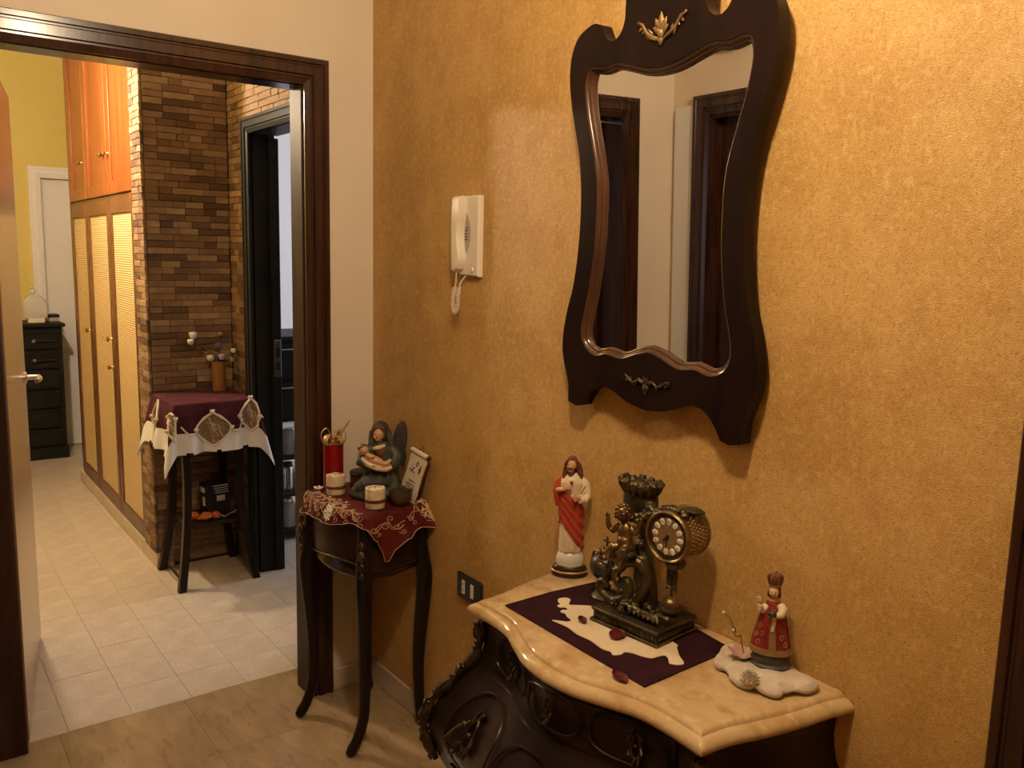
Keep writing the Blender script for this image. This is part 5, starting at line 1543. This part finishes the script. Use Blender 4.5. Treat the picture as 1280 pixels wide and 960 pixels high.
b.build('hair', 'hair', kg)
b = MB().lathe([(.0095, .160), (.0105, .163), (.0110, .167), (.0135, .174), (.0145, .180), (.0125, .186), (.006, .189), (0, .189)], (0, 0, 0), 20)
b.build('crown', 'maroon', kg)
b = MB().lathe([(.0098, .1600), (.0114, .1615), (.0112, .1650), (.0106, .166)], seg=20)
for k in range(6):
    a = 2 * pi * k / 6
    b.tube([(.0114 * cos(a), .0114 * sin(a), .165), (.0142 * cos(a), .0142 * sin(a), .174), (.0148 * cos(a), .0148 * sin(a), .180), (.012 * cos(a), .012 * sin(a), .187), (0, 0, .190)], .0012, 5)
b.ell((0, 0, .192), (.003, .003, .003), 8, 6)
b.build('crown_bands', 'dial', kg)
# dried blossoms and wire lying on the wool
pf = thing('dried_flower', 'fluffy dried cream flower head lying on the cotton wool', 'flower', (1.822, -.150, .8245))
b = MB()
for k in range(150):
    a = k * 2.39996; e = math.acos(1 - 1.25 * (k + .5) / 150)
    d = Vector((sin(e) * cos(a), sin(e) * sin(a) , cos(e)))
    L_2 = .017 + .004 * sin(k * 3.7)
    b.tube([d * .003, d * L_2 * .7 + Vector((.001 * sin(k), .001 * cos(k), 0)), d * L_2], [.0009, .0013, .0004], 4)
tag(b.build('florets', 'cotton_wool', pf), kind='stuff')
MB().ell((0, -.004, -.002), (.010, .011, .010), 10, 7).build('seed_head', 'pinkpetal', pf)
pk = thing('dried_leaves', 'dusky pink dried petals with a curled wire beside the crowned statue', 'flower', (1.755, -.095, .822))
for k in range(6):
    a = k * 1.05
    def fn(u, v, a=a):
        x = (u * 2 - 1) * .010 * sin(pi * (.1 + .88 * v)); y = v * .026
        return Vector((x * cos(a) - y * sin(a), x * sin(a) + y * cos(a), .002 + .016 * v * (1 + .3 * sin(k)) + 14 * x * x))
    MB().grid(fn, 5, 6).build('petal', 'pinkpetal', pk, thick=.001)
b = MB().tube(cr([(.0, .01, .01), (-.008, .012, .028), (-.012, .012, .042), (-.020, .012, .036), (-.028, .012, .040), (-.034, .014, .048), (-.028, .014, .052), (-.026, .014, .042), (-.036, .014, .058), (-.046, .015, .066), (-.060, .015, .072)], 5), .0011, 6)
wv_ = b.build('wire', 'oldgold', pk)
for p in ((-.060, .015, .072), (-.031, .013, .046)): MB().ell(p, .0030, 8, 6).build('bead', 'enamel', wv_)

# ------------------------------------------------------------------ veiled mother holding a baby, with a wing
ZT = .7985
my = thing('mother_and_child_figurine', 'figurine of a veiled kneeling mother in grey-green robes cradling a baby, dark wing behind', 'figurine', (.265, -.120, ZT), radians(62))
b = MB()
b.loft([[(x * s + dx, y * s * .8, z) for x, y in [(cos(2 * pi * k / 28), sin(2 * pi * k / 28)) for k in range(28)]] for s, dx, z in ((.090, .0, 0), (.094, 0, .010), (.088, 0, .022), (.078, .002, .040), (.064, .008, .060), (.052, .014, .085), (.046, .018, .110), (.044, .020, .135), (.043, .018, .155), (.036, .014, .172), (.020, .010, .186))])
b.tube([(-.060, -.025, .030), (-.035, -.050, .055), (.005, -.055, .060), (.03, -.04, .05)], [.022, .026, .026, .020], 12)
b.tube([(-.075, -.01, .018), (-.03, -.055, .024), (.04, -.06, .020), (.075, -.03, .016)], [.016, .018, .017, .012], 10)
# arms cradling
b.tube([(-.018, -.008, .165), (-.042, -.016, .145), (-.050, -.034, .122), (-.026, -.050, .112), (.004, -.054, .112)], [.018, .021, .021, .017, .012], 12)
b.tube([(.046, -.006, .165), (.060, -.018, .140), (.054, -.036, .116), (.030, -.050, .108), (.010, -.055, .106)], [.018, .022, .022, .017, .012], 12)
for k in range(10):
    a = -2.6 + k * .5; b.tube([(.012 + .045 * cos(a), .038 * sin(a), .10), (.005 + .066 * cos(a), .054 * sin(a), .05), (.088 * cos(a + .1), .070 * sin(a + .1), .006)], [.005, .008, .006], 6)
rbm = remesh(b, 'robe', 'greenrobe', my, .0024, 2)
# veil
b = MB()
b.ell((.010, .006, .222), (.030, .030, .030), 16, 10)
b.tube([(-.016, -.004, .222), (-.020, -.010, .196), (-.020, -.012, .172), (-.030, -.014, .150)], [.010, .010, .010, .006], 8)
b.tube([(.034, -.002, .222), (.040, -.008, .196), (.044, -.010, .170), (.050, -.012, .145)], [.010, .011, .012, .008], 8)
b.tube([(.010, .022, .225), (.012, .028, .19), (.014, .03, .15)], [.024, .030, .026], 10)
vl = remesh(b, 'veil', 'greenrobe', my, .0020, 2)
b = MB()
b.tube([(.006, 0, .168), (.004, -.006, .195)], [.013, .012], 10)
b.ell((.003, -.016, .213), (.0195, .0200, .0245), 16, 12)
b.ell((-.001, -.0365, .2085), (.0028, .0036, .0040), 8, 6); b.tube([(.000, -.034, .219), (-.001, -.0368, .210)], [.0022, .0028], 8)
b.ell((-.008, -.029, .204), (.006, .005, .005), 8, 6); b.ell((.009, -.030, .204), (.006, .005, .005), 8, 6)
b.ell((.0, -.0315, .1955), (.006, .005, .005), 8, 6)
hd = remesh(b, 'head', 'skin', my, .0013, 2)
b = MB()
for x in (-.0088, .0085): b.tube([(x - .0042, -.0328, .2150), (x, -.0352, .2140), (x + .0042, -.0328, .2150)], .0007, 5)
b.build('eyelids', 'hair', hd)
MB().ell((-.0008, -.0362, .2010), (.0034, .0014, .0011), 8, 5).build('mouth', 'redrobe', hd)
b = MB()
for s in (-1, 1):
    b.tube([(.004, -.030, .238), (s * .013 + .003, -.028, .232), (s * .019 + .003, -.022, .216), (s * .019 + .003, -.018, .196)], [.003, .005, .005, .004], 8)
b.build('hair', 'hair', hd)
b = MB().tube([(-.012, -.026, .166), (-.004, -.034, .168), (.010, -.036, .172), (.024, -.030, .176)], [.006, .007, .007, .005], 8); b.build('neckline', 'creamrobe', my)
b = MB().ell((.010, -.030, .152), (.018, .010, .020), 12, 8); b.build('bodice', 'ribbon', my)
# baby: one body
b = MB()
b.ell((-.044, -.050, .166), (.0165, .0165, .0165), 14, 10)
b.ell((-.040, -.0655, .164), (.003, .003, .003), 7, 5)
b.tube([(-.036, -.052, .150), (-.020, -.056, .138), (0, -.060, .130), (.012, -.062, .126)], [.011, .0155, .0150, .012], 12)
b.tube([(.010, -.064, .128), (.026, -.070, .124), (.036, -.070, .130), (.044, -.068, .138)], [.009, .0085, .0065, .005], 10)
b.tube([(.008, -.062, .122), (.026, -.066, .116), (.042, -.066, .120)], [.009, .008, .0055], 10)
b.tube([(-.030, -.062, .148), (-.020, -.072, .146), (-.008, -.074, .150)], [.006, .0055, .0042], 8)
by = remesh(b, 'baby', 'skin', my, .0014, 2)
b = MB().ell((-.047, -.046, .171), (.0168, .0166, .0155), 12, 8); b.build('baby_hair', 'hair', by)
b = MB()
b.tube([(-.050, -.052, .140), (-.030, -.062, .122), (0, -.068, .110), (.030, -.066, .106), (.046, -.062, .112)], [.007, .010, .010, .010, .007], 8); b.build('blanket', 'creamrobe', my)
b = MB(); hand_mb(b, (.030, -.066, .112), (-.9, -.25, -.1), (0, -.6, -.8), 1.5); remesh(b, 'left_hand', 'skin', my, .0012, 1)
b = MB(); hand_mb(b, (-.020, -.066, .114), (.9, -.2, -.1), (0, -.6, -.8), 1.5); remesh(b, 'right_hand', 'skin', my, .0012, 1)
# wing
wing_o = cr([(.052, .045, .120), (.046, .045, .160), (.056, .045, .205), (.072, .045, .236), (.086, .045, .243), (.096, .045, .230), (.100, .045, .195), (.094, .045, .150), (.080, .045, .105), (.066, .045, .075)], 4, True)
b = MB().loft([[(p.x, p.y - .006, p.z) for p in wing_o], [(p.x, p.y + .006, p.z) for p in wing_o]])
wg = b.build('wing', 'wing', my)
for k in range(8):
    b = MB(); t = k / 7
    b.tube([(.066 + .02 * t, .037, .21 - .005 * k), (.062 + .03 * t, .036, .15 - .004 * k), (.066 + .02 * t, .037, .10 - .002 * k)], [.003, .0065, .002], 6)
    b.build('feather', 'wing', wg)
# stump seat at the left
tb = thing('trinket_box', 'dark red round trinket box with grey lid left of the kneeling figurine', 'box', (.150, -.125, ZT))
MB().lathe([(0, 0), (.034, 0), (.035, .004), (.035, .042), (.032, .046), (0, .046)], seg=24).build('pot', 'ribbon', tb)
MB().lathe([(.036, .046), (.038, .052), (.034, .061), (.018, .066), (0, .067)], seg=24).build('lid', 'greybase', tb)

# ------------------------------------------------------------------ candles, cups, bowl, plaque
cn = thing('red_candle_glass', 'tall red glass candle with a gold ribbon bow on the small table', 'candle', (.105, -.205, ZT))
MB().lathe([(0, 0), (.033, 0), (.0345, .004), (.0345, .155), (.0335, .158), (.031, .156), (.031, .02), (0, .018)], seg=32).build('glass', 'redglass', cn)
MB().lathe([(0, .019), (.0303, .019), (.0303, .120), (0, .122)], seg=24).build('wax', 'winered', cn)
def bow_loop(b, a, l, h, w_):
    d = Vector((cos(a), sin(a), 0))
    pts = [Vector((0, 0, 0)), d * l * .5 + Vector((0, 0, h)), d * l + Vector((0, 0, h * .6)), d * l * .8 - Vector((0, 0, h * .1)), Vector((0, 0, -.002))]
    b.tube(cr(pts, 4), [w_ * (.4 + .6 * sin(pi * i / 16)) for i in range(17)], 6, flat=(1, .18, d.cross(Vector((0, 0, 1)))))
bw = thing('ribbon_bow', 'shiny gold ribbon bow with a thin sprig on top of the red candle', 'ribbon', (.105, -.205, ZT + .1585))
for k, (a, l, h) in enumerate(((.2, .050, .026), (1.2, .042, .046), (2.2, .044, .034), (3.3, .050, .022), (4.3, .040, .050), (5.3, .048, .032))):
    b = MB(); bow_loop(b, a, l, h, .0095); b.build('loop', 'gold_ribbon', bw)
MB().ell((0, 0, .006), (.010, .010, .008), 8, 6).build('knot', 'gold_ribbon', bw)
MB().tube([(0, 0, 0), (.024, .018, .036), (.040, .034, .068), (.046, .040, .082)], [.0028, .0042, .0036, .0012], 6, flat=(1, .3)).build('sprig', 'gold_ribbon', bw)
def cup(label, loc, seed):
    t = thing('bark_cup', label, 'candle', loc, seed * .7, 'birch bark candle cups')
    b = MB()
    prof = [(0, 0), (.030, 0), (.0315, .004), (.0318, .060), (.0305, .064), (.024, .064), (.022, .056), (0, .055)]
    b.lathe(prof, seg=26)
    for i, v in enumerate(b.v):
        q = noise.noise(Vector((v[0] * 60 + seed * 9, v[1] * 60, v[2] * 60))); b.v[i] = (v[0] * (1 + .05 * q), v[1] * (1 + .05 * q), v[2] + (.004 * q if v[2] > .05 else 0))
    b.build('bark', 'cork', t)
    MB().lathe([(.0325, .020), (.0338, .021), (.0338, .029), (.0325, .030)], seg=26).build('ribbon_band', 'ribbon', t)
    MB().lathe([(0, .0555), (.0205, .0555), (.0205, .059), (0, .060)], seg=18).build('tealight', 'enamel', t)
    MB().tube([(0, 0, .059), (.001, 0, .068)], .0009, 5).build('wick', 'ink', t)
    return t
cup('birch bark candle cup standing in front of the red candle', (.172, -.228, ZT), 1)
cup('birch bark candle cup standing alone near the front edge of the small table', (.385, -.190, ZT), 2)
bo = thing('brass_bowl', 'small dark brass bowl filled with dried leaves below the scroll plaque', 'bowl', (.402, -.108, ZT))
MB().lathe([(0, 0), (.020, 0), (.024, .003), (.036, .022), (.0375, .040), (.0385, .046), (.0365, .046), (.035, .030), (.02, .012), (0, .010)], seg=30).build('bowl_body', 'brownbowl', bo)
b = MB()
for k in range(40):
    a = k * 2.4; r = .031 * sqrt((k + .5) / 40); b.ell((r * cos(a), r * sin(a), .040 + .008 * sin(k * 1.7) ** 2), (.008, .006, .004), 6, 4, Matrix.Rotation(a, 3, 'Z') @ Matrix.Rotation(.5 * sin(k), 3, 'X'))
tag(b.build('dried_leaves', 'potpourri', bo), kind='stuff')
# scroll plaque leaning on the wall, tilted
pq = thing('scroll_plaque', 'cream scroll-shaped plaque with dark script leaning against the golden wall', 'plaque', (.362, -.066, ZT))
pq.rotation_euler = (radians(-16), radians(6), 0)
pw, ph = .046, .172
b = MB()
oc = cr([(-pw, 0, .004), (0, 0, .0), (pw, 0, .004), (pw * .97, 0, .09), (pw, 0, .158), (0, 0, .160), (-pw, 0, .158), (-pw * .97, 0, .09)], 3, True)
b.loft([[(p.x, -.002, p.z) for p in oc], [(p.x, .005, p.z) for p in oc]]); b.build('tablet', 'parchment', pq, angle=30)
b = MB().tube([(-pw - .006, 0, .160), (pw + .006, 0, .160)], .0085, 12); b.build('scroll_roll', 'parchment', pq)
for s in (-1, 1): MB().ell((s * (pw + .008), 0, .160), (.004, .009, .009), 10, 7).build('roll_end', 'ribbon', pq)
MB().box((-pw - .001, .004, .002), (pw + .003, .009, .165), .001).build('back_board', 'ribbon', pq, smooth=False)
MB().tube(cr([(-.012, .002, .168), (0, .003, .184), (.012, .002, .168)], 5), .0012, 6).build('hanging_cord', 'ribbon', pq)
# handwriting strokes
b = MB()
def stroke(pts, r=.0011): b.tube([(p[0], -.0030, p[1]) for p in cr([(x, z, 0) for x, z in pts], 4)], r, 4)
stroke([(-.026, .104), (-.020, .096), (-.012, .100), (-.008, .110), (-.010, .097), (.004, .094)], .0014)
stroke([(-.020, .112), (-.018, .116)], .0012)
stroke([(.002, .124), (.008, .132), (.014, .126), (.008, .120), (.000, .121), (.010, .117)], .0014)
stroke([(-.004, .112), (-.002, .106)], .0012)
R = random.Random(5)
for row, (z, n_, x0) in enumerate(((.066, 4, -.014), (.054, 6, -.028), (.044, 6, -.024), (.034, 4, -.010))):
    x = x0
    for k in range(n_):
        l = R.uniform(.005, .009)
        stroke([(x, z), (x + l * .3, z + R.uniform(-.002, .003)), (x + l * .6, z - R.uniform(0, .003)), (x + l, z + R.uniform(-.001, .003))])
        if R.random() < .6: stroke([(x + l * .4, z + .0045), (x + l * .55, z + .005)], .0009)
        x += l + .0025
tag(b.build('handwriting', 'ink', pq), kind='stuff')
b = MB(); b.ell((.029, -.0025, .112), (.0065, .0012, .016), 10, 7); b.build('printed_figure', 'ribbon', pq)
b = MB(); b.ell((.028, -.0036, .121), (.0038, .001, .0045), 8, 5); b.build('printed_face', 'skin', pq)
# small block behind, and cream blossom at the cloth's left edge
bk = thing('dark_block', 'small dark wooden block between the figurine and the leaning plaque', 'block', (.312, -.058, ZT))
MB().box((-.035, -.018, 0), (.035, .018, .034), .003).build('block_body', 'darkwood', bk, smooth=False)
MB().box((-.037, -.020, .034), (.037, .020, .039), .002).build('block_lid', 'ribbon', bk, smooth=False)
sb = thing('cream_blossom', 'tiny cream artificial blossom at the left edge of the red cloth', 'flower', (.108, -.262, ZT))
for k in range(5):
    a = 2 * pi * k / 5; MB().ell((.010 * cos(a), .010 * sin(a), .008), (.0085, .0055, .004), 8, 6, Matrix.Rotation(a, 3, 'Z') @ Matrix.Rotation(-.4, 3, 'Y')).build('petal', 'petal_white', sb)
MB().ell((0, 0, .009), .0045, 8, 6).build('flower_centre', 'gold_trim', sb)
for a in (2.4, 4.0): MB().tube([(0, 0, .004), (.02 * cos(a), .02 * sin(a), .006), (.034 * cos(a), .034 * sin(a), .004)], [.001, .005, .001], 6, flat=(1, .25)).build('leaf', 'leafgreen', sb)

# ------------------------------------------------------------------ bamboo vase with artificial flowers
ZC = .8995
va = thing('flower_vase', 'brown bamboo cylinder vase on the burgundy cloth in the stone niche', 'vase', (-1.530, -.072, ZC))
MB().lathe([(0, 0), (.033, 0), (.034, .003), (.0335, .14), (.034, .148), (.031, .148), (.030, .02), (0, .018)], seg=26).build('vase_body', 'vase', va)
def rosebud(par, c, r, mat, n=7, up=Vector((0, 0, 1))):
    for k in range(n):
        a = k * 2.4; q = r * (.25 + .55 * k / n)
        MB().ell((c[0] + q * cos(a) * .6, c[1] + q * sin(a) * .6, c[2] + r * .15 * (n - k) / n), (r * .55, r * .22, r * .62), 8, 6, Matrix.Rotation(a + pi / 2, 3, 'Z') @ Matrix.Rotation(.35, 3, 'X')).build('petal', mat, par)
def flower(label, tip, r, mat, kind='flower', mid=None, n=7):
    t = thing('artificial_flower', label, 'flower', (-1.530, -.072, ZC + .02))
    tip = Vector(tip) - Vector((-1.530, -.072, ZC + .02))
    m = Vector(mid) - Vector((-1.530, -.072, ZC + .02)) if mid else Vector((tip.x * .25, tip.y * .3, max(.13, tip.z * .62)))
    MB().tube(cr([(0, 0, 0), (tip.x * .04, tip.y * .06, .115), m, tip], 5), .0016, 5).build('stem', 'leafgreen', t)
    for k in range(3):
        p = Vector((tip.x * .04, tip.y * .06, .115)).lerp(tip, .25 + .2 * k); a = k * 2.3 + tip.y * 30
        MB().tube([p, p + Vector((.015 * cos(a), .015 * sin(a), .008)), p + Vector((.030 * cos(a), .030 * sin(a), .004))], [.001, .006, .001], 6, flat=(1, .2)).build('leaf', 'leafgreen', t)
    rosebud(t, tip, r, mat, n)
    return t
X0 = -1.530
for lb, tp, r, mt_, md in (
    ('white artificial rose on the longest stem leaning far left', (X0 + .02, -.200, 1.180), .024, 'petal_white', (X0, -.13, 1.12)),
    ('white artificial bud drooping at the end of the left spray', (X0 + .03, -.214, 1.150), .019, 'petal_white', (X0, -.15, 1.12)),
    ('white artificial rose low over the left rim of the vase', (X0 + .03, -.122, 1.066), .021, 'petal_white', None),
    ('lilac artificial blossom at the front rim of the vase', (X0 + .03, -.066, 1.070), .020, 'petal_lilac', None),
    ('violet artificial blossom standing above the lilac one', (X0 + .0, -.068, 1.126), .018, 'petal_violet', None),
    ('cream artificial bud leaning right from the vase', (X0 + .0, .002, 1.096), .015, 'petal_white', None),
    ('pinkish artificial bud low at the right rim of the vase', (X0 + .02, -.012, 1.052), .014, 'pinkpetal', None),
    ('dark dried blossom topping the bouquet in the vase', (X0 - .01, -.056, 1.182), .013, 'pinkpetal', None),
):
    flower(lb, tp, r * 1.2, mt_, mid=md, n=9)

# ------------------------------------------------------------------ things on the low shelf of the corner table
ZS_ = .3008
bx = thing('gift_box', 'black glossy box with silver print on the low shelf of the corner table', 'box', (-1.43, -.14, ZS_), .10)
MB().box((-.05, -.058, 0), (.05, .058, .155), .002).build('carton', 'boxblack', bx, smooth=False)
b = MB()
for k in range(4): b.box((.0498, -.03 + .004 * k, .150 - .012 * k - .004), (.0506, .048, .150 - .012 * k))
tag(b.build('printed_lines', 'silverprint', bx, smooth=False), kind='stuff')
b = MB().box((.0498, -.012, .070), (.0506, .03, .098)); b.build('printed_panel', 'silverprint', bx, smooth=False)
b = MB().box((-.03, -.0588, .110), (.02, -.0578, .135)); b.build('printed_flash', 'silverprint', bx, smooth=False)
b = MB().box((-.01, -.0588, .045), (.02, -.0578, .090)); b.build('printed_panel', 'silverprint', bx, smooth=False)
for lb, x, y, r, sd in (('orange wrapped sweet bag at the left front of the low shelf', -1.375, -.265, .030, 1), ('crumpled orange wrapper lying before the black box on the shelf', -1.335, -.215, .040, 2), ('small orange wrapper touching the black box on the shelf', -1.330, -.168, .026, 3)):
    t = thing('sweet_wrapper', lb, 'wrapper', (x, y, ZS_), sd, 'orange wrappers on the low shelf')
    b = MB().ell((0, 0, .016), (r, r * .75, .017), 14, 9)
    for i, v in enumerate(b.v):
        q = noise.noise(Vector((v[0] * 70 + sd, v[1] * 70, v[2] * 70))); b.v[i] = (v[0] * (1 + .25 * q), v[1] * (1 + .25 * q), max(0, v[2] + .007 * q))
    b.build('packet', 'orange', t, angle=20)
    for s in (-1, 1):
        MB().grid(lambda u, v: Vector((s * (r * .85 + .016 * v), (u * 2 - 1) * (.004 + .013 * v), .014 + .003 * sin(u * 14) * v)), 8, 3).build('twist', 'orange', t, thick=.0006)
t = thing('cream_ribbon', 'curled cream ribbon lying to the right of the black box', 'ribbon', (-1.33, -.105, ZS_))
MB().tube(cr([(0, -.04, .012), (.006, -.02, .004), (0, 0, .012), (.004, .02, .018), (0, .04, .026)], 5), [.007] * 21, 6, flat=(1, .3)).build('band', 'creamrobe', t)

# ------------------------------------------------------------------ dark cabinet in the room beyond
cb = thing('display_cabinet', 'black cabinet with open shelves seen through the black door frame', 'cabinet', (-1.66, .46, 0))
b = MB()
b.box((-.46, -.26, 1.12), (.012, .26, 1.145), .003); b.build('top', 'black_paint', cb, smooth=False)
b = MB(); b.box((-.45, -.25, .68), (0, .25, 1.12), .002); b.build('carcass', 'black_paint', cb, smooth=False)
for z0, z1 in ((.91, 1.10), (.70, .89)):
    d_ = MB().box((0, -.235, z0), (.014, .235, z1), .004).build('drawer', 'black_paint', cb, smooth=False)
    MB().box((.012, -.19, z1 - .03), (.02, .19, z1 - .022), .001).build('pull', 'chrome', d_, smooth=False)
for y in (-.25, .25):
    MB().box((-.45, y - .012, 0), (-.42, y + .012, .68)).build('leg', 'black_paint', cb, smooth=False)
    MB().box((-.02, y - .010, 0), (.0, y + .010, .68)).build('leg', 'chrome', cb, smooth=False)
for z in (.04, .25, .46): MB().box((-.45, -.24, z), (0, .24, z + .014), .001).build('shelf', 'black_paint', cb, smooth=False)
MB().box((-.40, -.22, .655), (.09, .22, .675), .006).build('sliding_tray', 'white_paint', cb, smooth=False)
q = 0
for z, sh in ((.054, 'lowest'), (.264, 'middle'), (.474, 'topmost')):
    for k, wh in ((0, 'at the left end'), (1, 'second from the left'), (2, 'third from the left')):
        y = -.19 + .10 * k
        lb = '%s, %s on the %s shelf of the black cabinet' % (('steel tin', 'silver jar')[q % 2], wh, sh)
        t = thing('shelf_jar', lb, 'jar', (-1.66 - .07 - .03 * (k % 2), .46 + y, z + .0005), 0, 'jars on the black cabinet shelves')
        r, h = .034 + .004 * ((q * 7) % 3), .09 + .02 * ((q * 5) % 3)
        MB().lathe([(0, 0), (r, 0), (r, h), (r * .8, h + .012), (0, h + .012)], seg=16).build('jar_body', 'silverprint' if q % 2 else 'chrome', t)
        MB().lathe([(0, h + .0121), (r * .7, h + .0121), (r * .7, h + .03), (0, h + .031)], seg=14).build('lid', 'chrome' if q % 2 else 'black_plastic', t); q += 1
